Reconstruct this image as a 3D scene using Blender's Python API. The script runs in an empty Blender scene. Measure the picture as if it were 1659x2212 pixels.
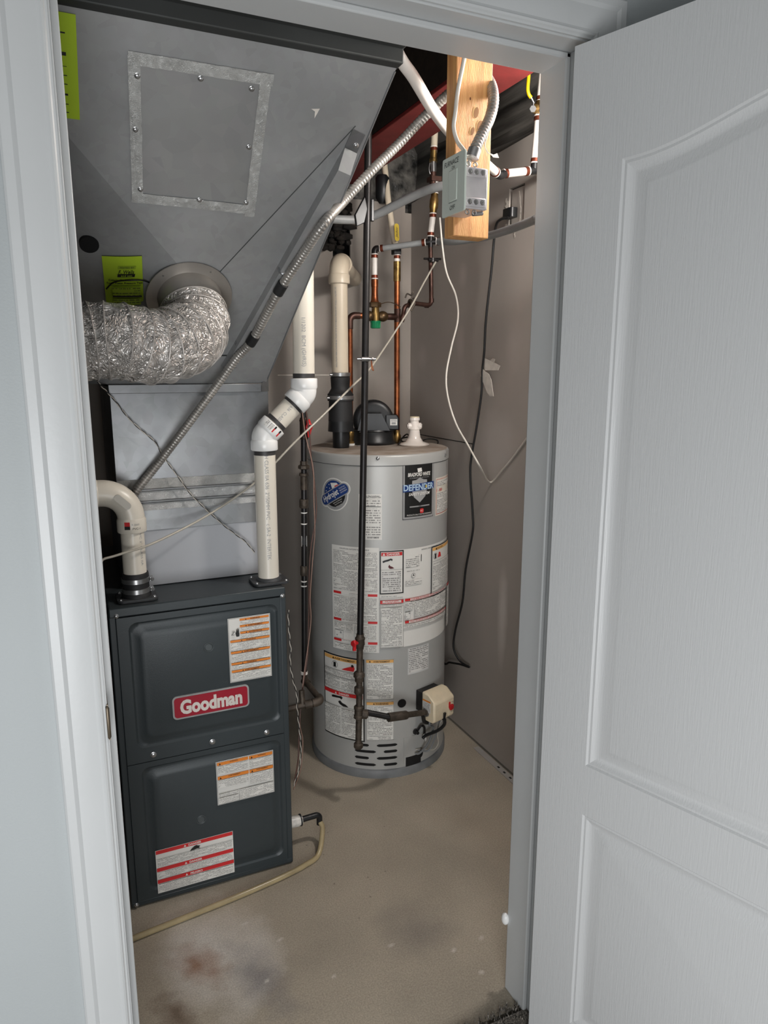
import bpy, math, random
from mathutils import Vector, Matrix, noise
from mathutils.geometry import tessellate_polygon
from math import sin, cos, pi, radians, atan2, sqrt, tan, atan

random.seed(4)
SC = bpy.context.scene
COL = SC.collection

# ------------------------------------------------------------ camera
F = 1533.0; CX, CY = 829.5, 1106.0
YAW = radians(24.2); PIT = radians(11.3); H = 1.5
FW = Vector((sin(YAW)*cos(PIT), cos(YAW)*cos(PIT), -sin(PIT)))
RT = Vector((cos(YAW), -sin(YAW), 0))
UP = RT.cross(FW)
cam = bpy.data.cameras.new('camera')
cam.sensor_fit = 'VERTICAL'; cam.sensor_height = 36; cam.sensor_width = 27
cam.lens = 36*F/2212; cam.clip_start = 0.02
camo = bpy.data.objects.new('camera', cam); COL.objects.link(camo)
camo.location = (0, 0, H); camo.rotation_euler = (pi/2-PIT, 0, -YAW)
SC.camera = camo
# ------------------------------------------------------------ world + lights + exposure
w = bpy.data.worlds.new('world'); SC.world = w; w.use_nodes = True
w.node_tree.nodes['Background'].inputs[0].default_value = (.75, .82, .9, 1)
w.node_tree.nodes['Background'].inputs[1].default_value = .12
def area(name, loc, target, sx, sy, power, col):
    l = bpy.data.lights.new(name, 'AREA'); l.shape = 'RECTANGLE'; l.size = sx; l.size_y = sy
    l.energy = power; l.color = col
    o = bpy.data.objects.new(name, l); COL.objects.link(o); o.location = loc
    o.rotation_euler = (Vector(target)-Vector(loc)).to_track_quat('-Z', 'Y').to_euler()
    return o
area('hall_window_light', (-.22, -.8, .72), (.45, 1.6, .95), 1.0, 1.0, 37, (.97, .985, 1))
area('hall_fill_light', (.2, -1.2, 2.34), (.3, .6, .3), .5, .5, 1.2, (1, .97, .92))  # weak added fill; no ceiling lamp is known in the hall
def point(name, loc, power, col, r):
    l = bpy.data.lights.new(name, 'POINT'); l.energy = power; l.color = col; l.shadow_soft_size = r
    o = bpy.data.objects.new(name, l); COL.objects.link(o); o.location = loc
BULB = (1.25, 1.33, 2.13)
point('ceiling_bulb_light', BULB, 31, (1, .95, .90), .06)
SC.view_settings.view_transform = 'Standard'; SC.view_settings.look = 'None'
SC.view_settings.exposure = 0.0; SC.view_settings.gamma = 1.0
SC.view_settings.use_curve_mapping = False

# ------------------------------------------------------------ measuring helpers (pixel of the photo + a known plane -> world point)
def ray(px, py): return FW + RT*((px-CX)/F) - UP*((py-CY)/F)
def ay(px, py, y):
    d = ray(px, py); return Vector((0, 0, H)) + d*(y/d.y)
def ax(px, py, x):
    d = ray(px, py); return Vector((0, 0, H)) + d*(x/d.x)
def az(px, py, z):
    d = ray(px, py); return Vector((0, 0, H)) + d*((z-H)/d.z)
def apl(px, py, n, c):
    d = ray(px, py); n = Vector(n); return Vector((0, 0, H)) + d*((c-n.z*H)/n.dot(d))

# ------------------------------------------------------------ materials
MATS = {}
def lin(c): return tuple(((v/255)/12.92 if v/255 <= .04045 else ((v/255+.055)/1.055)**2.4) for v in c)
def mat(name, rgb, rough=.5, metal=0., var=.08, scale=8., bump=0., bscale=60., rgb2=None, detail=4, spec=.5, coat=0, trans=0, stretch=None, extra=None):
    if name in MATS: return MATS[name]
    m = bpy.data.materials.new(name); MATS[name] = m; m.use_nodes = True
    nt = m.node_tree; N = nt.nodes; L = nt.links; b = N['Principled BSDF']
    c = lin(rgb); c2 = lin(rgb2) if rgb2 else tuple(max(0, v*(1-var*2.2)) for v in c)
    tc = N.new('ShaderNodeTexCoord'); src = tc.outputs['Object']
    if stretch:
        mp = N.new('ShaderNodeMapping'); mp.inputs['Scale'].default_value = stretch; L.new(src, mp.inputs[0]); src = mp.outputs[0]
    n = N.new('ShaderNodeTexNoise'); n.inputs['Scale'].default_value = scale; n.inputs['Detail'].default_value = detail
    L.new(src, n.inputs['Vector'])
    r = N.new('ShaderNodeValToRGB'); r.color_ramp.elements[0].position = .35; r.color_ramp.elements[1].position = .65
    r.color_ramp.elements[0].color = (*c2, 1); r.color_ramp.elements[1].color = (*c, 1)
    L.new(n.outputs[0], r.inputs[0]); L.new(r.outputs[0], b.inputs['Base Color'])
    b.inputs['Roughness'].default_value = rough; b.inputs['Metallic'].default_value = metal
    b.inputs['Specular IOR Level'].default_value = spec
    if coat: b.inputs['Coat Weight'].default_value = coat
    if trans: b.inputs['Transmission Weight'].default_value = trans
    if bump:
        n2 = N.new('ShaderNodeTexNoise'); n2.inputs['Scale'].default_value = bscale; n2.inputs['Detail'].default_value = 5
        L.new(src, n2.inputs['Vector'])
        bp = N.new('ShaderNodeBump'); bp.inputs['Strength'].default_value = bump; bp.inputs['Distance'].default_value = .004
        L.new(n2.outputs[0], bp.inputs['Height']); L.new(bp.outputs[0], b.inputs['Normal'])
    if extra: extra(nt, b, r, tc)
    return m

def ex_spangle(scale, amt):
    def f(nt, b, r, tc):
        N, L = nt.nodes, nt.links
        v = N.new('ShaderNodeTexVoronoi'); v.inputs['Scale'].default_value = scale; L.new(tc.outputs['Object'], v.inputs['Vector'])
        mx = N.new('ShaderNodeMix'); mx.data_type = 'RGBA'; mx.blend_type = 'MULTIPLY'; mx.inputs[0].default_value = amt
        L.new(r.outputs[0], mx.inputs[6]); L.new(v.outputs['Color'], mx.inputs[7]); 
        hs = N.new('ShaderNodeHueSaturation'); hs.inputs['Saturation'].default_value = .15; hs.inputs['Value'].default_value = 1+amt*.8
        L.new(mx.outputs[2], hs.inputs['Color']); L.new(hs.outputs[0], b.inputs['Base Color'])
    return f
def ex_foil(scale, strength):
    def f(nt, b, r, tc):
        N, L = nt.nodes, nt.links
        n = N.new('ShaderNodeTexNoise'); n.inputs['Scale'].default_value = scale*.5; n.inputs['Detail'].default_value = 3; n.inputs['Distortion'].default_value = 1.5
        L.new(tc.outputs['Object'], n.inputs['Vector'])
        v = N.new('ShaderNodeTexVoronoi'); v.feature = 'F1'; v.inputs['Scale'].default_value = scale
        mxv = N.new('ShaderNodeMix'); mxv.data_type = 'RGBA'; mxv.inputs[0].default_value = .12
        L.new(tc.outputs['Object'], mxv.inputs[6]); L.new(n.outputs['Color'], mxv.inputs[7]); L.new(mxv.outputs[2], v.inputs['Vector'])
        bp = N.new('ShaderNodeBump'); bp.inputs['Strength'].default_value = strength; bp.inputs['Distance'].default_value = .006
        L.new(v.outputs['Distance'], bp.inputs['Height']); L.new(bp.outputs[0], b.inputs['Normal'])
    return f

M_white = mat('white_trim_paint', (197, 199, 199), .4, 0, .02, 3, .05, 120)
M_door = mat('white_door_paint', (198, 199, 199), .42, 0, .012, 2, .16, 420, stretch=(1, 1, .05))
M_hall = mat('grey_hall_paint', (172, 177, 178), .6, 0, .02, 2, .12, 300)
M_galv = mat('dusty_galvanised_steel', (152, 157, 156), .5, .2, .08, 5, .06, 40, extra=ex_spangle(60, .10))
M_galvb = mat('bright_galvanised_steel', (132, 145, 154), .36, .6, .16, 5, .05, 18, extra=ex_spangle(40, .12))
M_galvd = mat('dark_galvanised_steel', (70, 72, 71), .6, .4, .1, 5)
M_sheet = mat('pale_grey_insulation_board', (176, 178, 182), .55, .15, .03, 4)
M_foil = mat('crinkled_foil', (236, 230, 224), .3, .6, .2, 50, extra=ex_foil(48, 1.0))
M_tape = mat('foil_tape', (182, 182, 179), .42, .25, .1, 30, extra=ex_foil(120, .35))
M_tapeb = mat('bright_foil_tape', (240, 241, 240), .28, .1, .08, 40, extra=ex_foil(130, .7))
M_rib = mat('dusty_foil_rib', (196, 190, 184), .5, .3, .1, 30)
M_pvc = mat('cream_pvc', (226, 219, 205), .33, 0, .03, 6)
M_pvcw = mat('white_pvc', (236, 236, 234), .28, 0, .02, 6)
M_pvcb = mat('beige_pvc', (216, 202, 180), .35, 0, .05, 6)
M_furn = mat('charcoal_enamel', (56, 63, 66), .42, .1, .05, 4, .06, 300)
M_rub = mat('black_rubber', (32, 32, 33), .6, 0, .15, 20)
M_blk = mat('black_plastic', (27, 28, 30), .4, 0, .15, 12)
M_steel = mat('zinc_plated_steel', (190, 190, 190), .3, .9, .1, 30)
M_tank = mat('grey_enamel_jacket', (178, 178, 175), .42, .15, .03, 3, .03, 200)
M_tanktop = mat('dusty_grey_lid', (170, 158, 147), .75, 0, .13, 14, rgb2=(140, 126, 112))
M_ring = mat('grey_plastic_ring', (120, 122, 123), .5, 0, .08, 20)
M_iron = mat('black_iron', (48, 46, 46), .38, .5, .15, 20)
M_ironb = mat('dull_malleable_iron', (92, 82, 72), .55, .45, .22, 40, .3, 160)
M_cu = mat('aged_copper', (168, 100, 62), .36, .85, .22, 26, rgb2=(112, 62, 42))
M_cud = mat('dark_copper', (92, 66, 58), .45, .7, .2, 26)
M_brass = mat('brass', (170, 138, 84), .38, .85, .2, 40, rgb2=(104, 82, 48))
M_green = mat('green_plastic', (10, 130, 82), .35, 0, .05, 10)
M_red = mat('red_plastic', (205, 38, 42), .4, 0, .08, 20)
M_yel = mat('yellow_vinyl', (240, 200, 20), .4, 0, .06, 20)
M_yelt = mat('yellow_tag', (208, 178, 46), .6, 0, .06, 20)
M_pexg = mat('grey_white_pex', (156, 158, 158), .4, 0, .06, 12)
M_pexw = mat('white_pex', (238, 232, 225), .35, 0, .03, 12)
M_ringc = mat('copper_crimp_ring', (128, 64, 44), .4, .6, .15, 30)
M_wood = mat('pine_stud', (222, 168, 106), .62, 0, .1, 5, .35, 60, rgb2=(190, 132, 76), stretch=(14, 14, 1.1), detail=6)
M_woodd = mat('dark_joist_and_beam_shade', (46, 35, 28), .8, 0, .2, 6, stretch=(1, 8, 8))  # joist wood; the near-black tone also serves as shade on the beam
M_beam = mat('red_primer', (128, 42, 40), .6, .1, .1, 12, .1, 80)
M_poly = mat('black_sheet_painted_sheen', (120, 116, 110), .38, 0, .3, 3, 1, 7, rgb2=(26, 26, 25), stretch=(6, .5, 6))  # pale streaks in the colour imitate light reflected off the plastic
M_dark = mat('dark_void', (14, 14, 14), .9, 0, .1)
M_insul = mat('dark_insulation', (48, 42, 37), .95, 0, .4, 14, 1, 50)
M_cable = mat('white_cable', (222, 216, 206), .45, 0, .04, 20)
M_hose = mat('tan_vinyl_hose', (196, 178, 138), .22, 0, .12, 18, trans=.25)
M_tube = mat('milky_plastic_tube', (184, 178, 165), .35, 0, .05, 20)
M_wire = mat('brown_wire', (92, 62, 52), .5, 0, .1, 30)
M_wirew = mat('off_white_wire', (205, 198, 186), .5, 0, .1, 30)
M_wireb = mat('black_wire', (26, 26, 27), .5, 0, .1, 30)
M_cream = mat('cream_plastic', (228, 212, 182), .45, 0, .05, 30)
M_porc = mat('white_glazed_plastic', (240, 232, 224), .2, 0, .02, 8)
M_ptag = mat('lime_paper', (176, 205, 44), .8, 0, .05, 8)
M_paper = mat('white_label_paper', (226, 224, 218), .5, 0, .02, 8)
M_ink = mat('black_ink', (24, 24, 24), .5, 0, 0)
M_inkg = mat('grey_ink', (150, 150, 150), .5, 0, 0)
M_or = mat('orange_print', (226, 132, 44), .5, 0, .02)
M_orl = mat('pale_orange_print', (232, 176, 100), .5, 0, .02)
M_redp = mat('red_print', (205, 42, 44), .5, 0, .02)
M_redb = mat('crimson_badge', (158, 22, 44), .35, 0, .02)
M_blue = mat('navy_print', (28, 58, 118), .4, 0, .02)
M_blul = mat('pale_blue_print', (120, 160, 196), .4, 0, .02)
M_silv = mat('silver_print', (168, 168, 167), .35, .1, .08, 20)
M_plate = mat('pale_cover_plate', (206, 214, 204), .32, 0, .02, 8)
M_carpet = mat('grey_carpet', (160, 152, 142), .95, 0, .4, 220, 1.0, 320)
M_paint = mat('smeared_tape', (236, 229, 219), .7, 0, .08, 40)
M_glow = bpy.data.materials.new('lit_bulb_glass'); M_glow.use_nodes = True
M_glow.node_tree.nodes['Principled BSDF'].inputs['Emission Color'].default_value = (1, .85, .65, 1)
M_glow.node_tree.nodes['Principled BSDF'].inputs['Emission Strength'].default_value = 6

def print_mat(name, paper, ink=(60, 60, 60)):
    """rows of small unreadable print; uv in row units"""
    m = bpy.data.materials.new(name); m.use_nodes = True; nt = m.node_tree; N = nt.nodes; L = nt.links; b = N['Principled BSDF']
    uv = N.new('ShaderNodeUVMap'); uv.uv_map = 'uv'
    sp = N.new('ShaderNodeSeparateXYZ'); L.new(uv.outputs[0], sp.inputs[0])
    def mth(op, a, bb=None):
        q = N.new('ShaderNodeMath'); q.operation = op
        for i, v in enumerate((a, bb)):
            if v is None: continue
            if isinstance(v, (int, float)): q.inputs[i].default_value = v
            else: L.new(v, q.inputs[i])
        return q.outputs[0]
    row = mth('FLOOR', sp.outputs[1]); fr = mth('FRACT', sp.outputs[1])
    inrow = mth('LESS_THAN', fr, .5)
    col = mth('FLOOR', mth('MULTIPLY', sp.outputs[0], 4.5))
    cb = N.new('ShaderNodeCombineXYZ'); L.new(col, cb.inputs[0]); L.new(row, cb.inputs[1])
    wn = N.new('ShaderNodeTexWhiteNoise'); wn.noise_dimensions = '2D'; L.new(cb.outputs[0], wn.inputs[0])
    word = mth('GREATER_THAN', wn.outputs[0], .26)
    cb2 = N.new('ShaderNodeCombineXYZ'); L.new(mth('MULTIPLY', sp.outputs[0], .09), cb2.inputs[0]); L.new(mth('MULTIPLY', row, .61), cb2.inputs[1])
    n2 = N.new('ShaderNodeTexNoise'); n2.inputs['Scale'].default_value = 1; n2.inputs['Detail'].default_value = 0; L.new(cb2.outputs[0], n2.inputs[0])
    keep = mth('LESS_THAN', n2.outputs[0], .63)
    k = mth('MULTIPLY', mth('MULTIPLY', inrow, word), keep)
    k = mth('MULTIPLY', k, .68)
    mx = N.new('ShaderNodeMix'); mx.data_type = 'RGBA'
    mx.inputs[6].default_value = (*lin(paper), 1); mx.inputs[7].default_value = (*lin(ink), 1)
    L.new(k, mx.inputs[0]); L.new(mx.outputs[2], b.inputs['Base Color']); b.inputs['Roughness'].default_value = .5
    return m
M_print = print_mat('fine_print_white', (224, 222, 216))
M_printg = print_mat('fine_print_lime', (172, 200, 44), (60, 70, 30))
M_printk = print_mat('fine_print_on_grey', (214, 212, 208), (30, 30, 30))

def floor_extra(nt, b, r, tc):
    N, L = nt.nodes, nt.links
    def blob(cx, cy, sx, sy, ang, nscale, lo, hi):
        mp = N.new('ShaderNodeMapping'); mp.vector_type = 'TEXTURE'
        mp.inputs['Location'].default_value = (cx, cy, 0); mp.inputs['Rotation'].default_value = (0, 0, ang); mp.inputs['Scale'].default_value = (sx, sy, 1)
        L.new(tc.outputs['Object'], mp.inputs[0])
        nn = N.new('ShaderNodeTexNoise'); nn.inputs['Scale'].default_value = nscale; nn.inputs['Detail'].default_value = 6; L.new(tc.outputs['Object'], nn.inputs[0])
        ln = N.new('ShaderNodeVectorMath'); ln.operation = 'LENGTH'; L.new(mp.outputs[0], ln.inputs[0])
        ad = N.new('ShaderNodeMath'); ad.operation = 'MULTIPLY_ADD'; L.new(nn.outputs[0], ad.inputs[0]); ad.inputs[1].default_value = 1.6; L.new(ln.outputs['Value'], ad.inputs[2])
        mr = N.new('ShaderNodeMapRange'); mr.inputs[1].default_value = hi; mr.inputs[2].default_value = lo; mr.inputs[3].default_value = 0; mr.inputs[4].default_value = 1
        L.new(ad.outputs[0], mr.inputs[0]); return mr.outputs[0]
    cur = r.outputs[0]
    def over(fac, colr, amt):
        nonlocal cur
        mul = N.new('ShaderNodeMath'); mul.operation = 'MULTIPLY'; L.new(fac, mul.inputs[0]); mul.inputs[1].default_value = amt
        mx = N.new('ShaderNodeMix'); mx.data_type = 'RGBA'; L.new(mul.outputs[0], mx.inputs[0]); L.new(cur, mx.inputs[6]); mx.inputs[7].default_value = (*lin(colr), 1)
        cur = mx.outputs[2]
    p = az(470, 2060, 0); over(blob(p.x, p.y, .13, .2, .3, 9, .9, 2.0), (226, 221, 214), .8)
    p = az(560, 2110, 0); over(blob(p.x, p.y, .06, .16, .3, 14, .9, 1.9), (120, 118, 122), .6)
    p = az(430, 2085, 0); over(blob(p.x, p.y, .055, .085, .6, 22, .8, 2.0), (142, 96, 64), .8)
    p = az(380, 2190, 0); over(blob(p.x, p.y, .05, .12, .3, 20, .8, 1.7), (92, 66, 46), .7)
    p = az(900, 2010, 0); over(blob(p.x, p.y, .12, .12, .3, 9, .8, 2.0), (112, 106, 104), .5)
    p = az(1040, 1790, 0); over(blob(p.x, p.y, .1, .35, .3, 7, .7, 2.0), (166, 152, 134), .5)
    for (px, py) in ((605, 2030), (720, 2110), (845, 2042), (980, 2052), (1040, 2026), (530, 1995), (1040, 2100), (575, 2120)):
        p = az(px, py, 0); over(blob(p.x, p.y, .014, .008, .4, 60, .6, 1.7), (226, 220, 212), .85)
    for (px, py) in ((662, 1826), (683, 1853), (699, 1846), (662, 1871), (708, 1798), (800, 1937), (832, 1882), (722, 1909), (830, 1785), (800, 1900), (776, 1983), (795, 1895)):
        p = az(px, py, 0); over(blob(p.x, p.y, .004, .004, .4, 90, .6, 1.6), (70, 62, 56), .85)
    # fine speckle
    sp = N.new('ShaderNodeTexNoise'); sp.inputs['Scale'].default_value = 260; sp.inputs['Detail'].default_value = 2; L.new(tc.outputs['Object'], sp.inputs[0])
    mr = N.new('ShaderNodeMapRange'); mr.inputs[1].default_value = .3; mr.inputs[2].default_value = .7; mr.inputs[3].default_value = .78; mr.inputs[4].default_value = 1.12; L.new(sp.outputs[0], mr.inputs[0])
    mx = N.new('ShaderNodeVectorMath'); mx.operation = 'SCALE'; L.new(cur, mx.inputs[0]); L.new(mr.outputs[0], mx.inputs['Scale'])
    L.new(mx.outputs[0], b.inputs['Base Color'])
M_floor = mat('worn_concrete', (184, 173, 155), .75, 0, .06, 3.2, .25, 90, rgb2=(166, 156, 140), extra=floor_extra)

def wall_extra(spots, seam=None):
    def f(nt, b, r, tc):
        N, L = nt.nodes, nt.links
        cur = r.outputs[0]
        for (c, s, colr, amt, hard) in spots:
            mp = N.new('ShaderNodeMapping'); mp.vector_type = 'TEXTURE'; mp.inputs['Location'].default_value = c; mp.inputs['Scale'].default_value = s
            L.new(tc.outputs['Object'], mp.inputs[0])
            ln = N.new('ShaderNodeVectorMath'); ln.operation = 'LENGTH'; L.new(mp.outputs[0], ln.inputs[0])
            nn = N.new('ShaderNodeTexNoise'); nn.inputs['Scale'].default_value = 14; L.new(tc.outputs['Object'], nn.inputs[0])
            ad = N.new('ShaderNodeMath'); ad.operation = 'MULTIPLY_ADD'; L.new(nn.outputs[0], ad.inputs[0]); ad.inputs[1].default_value = .5; L.new(ln.outputs['Value'], ad.inputs[2])
            mr = N.new('ShaderNodeMapRange'); mr.inputs[1].default_value = 1.3; mr.inputs[2].default_value = hard; mr.inputs[3].default_value = 0; mr.inputs[4].default_value = amt
            L.new(ad.outputs[0], mr.inputs[0])
            mx = N.new('ShaderNodeMix'); mx.data_type = 'RGBA'; L.new(mr.outputs[0], mx.inputs[0]); L.new(cur, mx.inputs[6]); mx.inputs[7].default_value = (*lin(colr), 1)
            cur = mx.outputs[2]
        L.new(cur, b.inputs['Base Color'])
    return f
pw = lambda px, py: tuple(ax(px, py, 1.437))
pb = lambda px, py: tuple(ay(px, py, 2.91))
M_wallr = mat('unfinished_drywall_right', (176, 168, 160), .85, 0, .05, 2.5, .05, 200, extra=wall_extra([
    (pw(1000, 595), (.1, .035, .05), (198, 188, 182), .6, .4), (pw(995, 740), (.1, .035, .08), (198, 188, 182), .55, .4),
    (pw(912, 770), (.1, .05, .06), (196, 187, 181), .5, .4), (pw(1120, 660), (.1, .09, .3), (190, 180, 172), .5, .3),
    (pw(1085, 1330), (.1, .035, .22), (212, 206, 200), .7, .5), (pw(1075, 960), (.1, .14, .13), (194, 187, 181), .6, .7),
    (pw(1110, 750), (.1, .05, .1), (194, 185, 178), .5, .3)]))
M_wallb = mat('unfinished_drywall_back', (163, 155, 147), .85, 0, .05, 2.5, .05, 200, extra=wall_extra([
    (pb(879, 700), (.035, .1, .75), (186, 176, 166), .75, .8), (pb(840, 850), (.08, .1, .1), (186, 176, 168), .6, .6),
    (pb(690, 700), (.07, .1, .12), (178, 168, 160), .6, .4), (pb(640, 640), (.06, .1, .2), (130, 112, 98), .6, .4), (pb(870, 480), (.2, .1, .2), (164, 152, 143), .5, .4)]))

# ------------------------------------------------------------ mesh builder
ORG = {}
def _link(o): COL.objects.link(o); return o
def tag(o, label=None, cat=None, group=None, kind=None):
    if label: o['label'] = label
    if cat: o['category'] = cat
    if group: o['group'] = group
    if kind: o['kind'] = kind
    return o
def thing(name, loc, label, cat, group=None):
    o = bpy.data.objects.new(name, None); _link(o); o.location = loc; o.empty_display_size = .05
    ORG[o] = Vector(loc); return tag(o, label, cat, group)

def frame(d):
    d = Vector(d).normalized(); a = Vector((0, 0, 1)) if abs(d.z) < .9 else Vector((1, 0, 0))
    u = d.cross(a).normalized(); v = d.cross(u).normalized(); return u, v, d
def smooth(pts, n=8):
    P = [Vector(p) for p in pts]
    if len(P) < 3: return P
    Q = [P[0]*2-P[1]]+P+[P[-1]*2-P[-2]]; out = []
    for i in range(1, len(Q)-2):
        a, b, c, d = Q[i-1:i+3]
        for k in range(n):
            t = k/n
            out.append(.5*((2*b)+(c-a)*t+(2*a-5*b+4*c-d)*t*t+(-a+3*b-3*c+d)*t*t*t))
    out.append(P[-1]); return out
def fillet(pts, r, n=8):
    P = [Vector(p) for p in pts]; out = [P[0]]
    for i in range(1, len(P)-1):
        a = (P[i-1]-P[i]); b = (P[i+1]-P[i]); la, lb = a.length, b.length; a.normalize(); b.normalize()
        ang = a.angle(b)
        if ang > pi-.02: out.append(P[i]); continue
        t = min(r/tan(ang/2), la*(.98 if i == 1 else .49), lb*(.98 if i == len(P)-2 else .49)); rr = t*tan(ang/2)
        bis = (a+b).normalized(); c = P[i]+bis*(rr/sin(ang/2))
        s = P[i]+a*t-c; e = P[i]+b*t-c; tot = s.angle(e); axv = s.cross(e).normalized()
        for k in range(n+1): out.append(c+Matrix.Rotation(tot*k/n, 3, axv)@s)
    out.append(P[-1]); return out
def resample(pts, step):
    out = [pts[0].copy()]; acc = 0
    for a, b in zip(pts, pts[1:]):
        L = (b-a).length; d = step-acc
        while d <= L:
            out.append(a+(b-a)*(d/L)); d += step
        acc = (acc+L) % step
    return out

class MB:
    def __init__(s): s.v = []; s.f = []; s.m = []; s.uv = {}
    def add(s, vs, fs, mi=0, uvs=None):
        o = len(s.v); s.v += [Vector(p) for p in vs]
        for k, f in enumerate(fs):
            if uvs: s.uv[len(s.f)] = [uvs[i] for i in f]
            s.f.append(tuple(i+o for i in f)); s.m.append(mi)
        return s
    def box(s, a, b, mi=0, M=None):
        x0, y0, z0 = a; x1, y1, z1 = b
        vs = [Vector(p) for p in ((x0, y0, z0), (x1, y0, z0), (x1, y1, z0), (x0, y1, z0), (x0, y0, z1), (x1, y0, z1), (x1, y1, z1), (x0, y1, z1))]
        if M: vs = [M@p for p in vs]
        return s.add(vs, [(3, 2, 1, 0), (4, 5, 6, 7), (0, 1, 5, 4), (1, 2, 6, 5), (2, 3, 7, 6), (3, 0, 4, 7)], mi)
    def lathe(s, p, d, prof, seg=24, mi=0, cap=True, sq=None):
        u, v, d = frame(d); p = Vector(p); vs = []; fs = []
        for (t, r) in prof:
            for k in range(seg):
                a = 2*pi*k/seg; vs.append(p+d*t+(u*cos(a)+v*sin(a))*r)
        n = len(prof)
        for i in range(n-1):
            for k in range(seg):
                k2 = (k+1) % seg; fs.append((i*seg+k, (i+1)*seg+k, (i+1)*seg+k2, i*seg+k2))
        if cap:
            fs.append(tuple(range(seg))); fs.append(tuple((n-1)*seg+k for k in reversed(range(seg))))
        return s.add(vs, fs, mi)
    def cyl(s, p0, p1, r, seg=20, mi=0, r1=None):
        p0, p1 = Vector(p0), Vector(p1); return s.lathe(p0, p1-p0, [(0, r), ((p1-p0).length, r if r1 is None else r1)], seg, mi)
    def tube(s, pts, r, seg=12, mi=0, cap=True, rf=None, jit=0):
        P = [Vector(p) for p in pts]; n = len(P); T = []
        for i in range(n):
            T.append((P[min(i+1, n-1)]-P[max(i-1, 0)]).normalized())
        u, v, _ = frame(T[0]); vs = []; fs = []
        for i in range(n):
            if i:
                ax_ = T[i-1].cross(T[i])
                if ax_.length > 1e-7:
                    R = Matrix.Rotation(T[i-1].angle(T[i]), 3, ax_.normalized()); u = R@u; v = R@v
            rr = rf(i/(n-1), i) if rf else r
            for k in range(seg):
                a = 2*pi*k/seg; q = rr
                if jit: q += jit*noise.noise(Vector((P[i].x*40+cos(a)*3, P[i].y*40+P[i].z*40, sin(a)*3)))
                vs.append(P[i]+(u*cos(a)+v*sin(a))*q)
        for i in range(n-1):
            for k in range(seg):
                k2 = (k+1) % seg; fs.append((i*seg+k, (i+1)*seg+k, (i+1)*seg+k2, i*seg+k2))
        if cap: fs.append(tuple(range(seg))); fs.append(tuple((n-1)*seg+k for k in reversed(range(seg))))
        return s.add(vs, fs, mi)
    def torus(s, c, d, R, r, seg=32, mi=0, ms=8):
        u, v, d = frame(d); c = Vector(c); vs = []; fs = []
        for i in range(seg):
            a = 2*pi*i/seg; e = u*cos(a)+v*sin(a)
            for k in range(ms):
                b = 2*pi*k/ms; vs.append(c+e*(R+r*cos(b))+d*(r*sin(b)))
        for i in range(seg):
            for k in range(ms):
                i2 = (i+1) % seg; k2 = (k+1) % ms; fs.append((i*ms+k, i2*ms+k, i2*ms+k2, i*ms+k2))
        return s.add(vs, fs, mi)
    def sphere(s, c, r, mi=0, seg=16, sc=(1, 1, 1)):
        prof = []; vs = []; fs = []; c = Vector(c); rg = seg//2
        for i in range(rg+1):
            th = pi*i/rg
            for k in range(seg):
                a = 2*pi*k/seg; vs.append(c+Vector((sin(th)*cos(a)*r*sc[0], sin(th)*sin(a)*r*sc[1], cos(th)*r*sc[2])))
        for i in range(rg):
            for k in range(seg):
                k2 = (k+1) % seg; fs.append((i*seg+k, (i+1)*seg+k, (i+1)*seg+k2, i*seg+k2))
        return s.add(vs, fs, mi)
    def prism(s, poly, ext, mi=0):
        """poly: list of 3D points, ext: vector"""
        P = [Vector(p) for p in poly]; e = Vector(ext); n = len(P)
        tr = tessellate_polygon([P]); vs = P+[p+e for p in P]; fs = []
        for t in tr: fs.append(tuple(t)); fs.append(tuple(i+n for i in reversed(t)))
        for i in range(n): j = (i+1) % n; fs.append((i, i+n, j+n, j))
        return s.add(vs, fs, mi)
    def hexn(s, p, d, r, h, mi=0): return s.lathe(p, d, [(0, r*.93), (h*.12, r), (h*.88, r), (h, r*.93)], 6, mi)
    def build(s, name, mats, parent=None, loc=None, bev=0, ang=40, label=None, cat=None, group=None, kind=None, flat=False):
        if not isinstance(mats, (list, tuple)): mats = [mats]
        if parent is not None: org = ORG[parent]
        elif loc is not None: org = Vector(loc)
        else:
            xs = [p.x for p in s.v]; ys = [p.y for p in s.v]; zs = [p.z for p in s.v]
            org = Vector(((min(xs)+max(xs))/2, (min(ys)+max(ys))/2, min(zs)))
        me = bpy.data.meshes.new(name)
        me.from_pydata([tuple(p-org) for p in s.v], [], s.f)
        for m in mats: me.materials.append(m)
        me.polygons.foreach_set('material_index', s.m)
        if s.uv:
            ul = me.uv_layers.new(name='uv')
            for pi_, uvs in s.uv.items():
                for li, q in zip(me.polygons[pi_].loop_indices, uvs): ul.data[li].uv = q
        if not flat:
            me.polygons.foreach_set('use_smooth', [True]*len(me.polygons))
        me.update()
        if not s.uv:
            import bmesh
            bm = bmesh.new(); bm.from_mesh(me); bmesh.ops.recalc_face_normals(bm, faces=bm.faces); bm.to_mesh(me); bm.free()
        if not flat: me.set_sharp_from_angle(angle=radians(ang))
        o = bpy.data.objects.new(name, me); _link(o); ORG[o] = org
        if parent is not None: o.parent = parent
        else: o.location = org
        if bev:
            m = o.modifiers.new('bevel', 'BEVEL'); m.width = bev; m.segments = 2; m.limit_method = 'ANGLE'; m.angle_limit = radians(40)
        return tag(o, label, cat, group, kind)
def B(a, b, **k): return MB().box(a, b)

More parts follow.
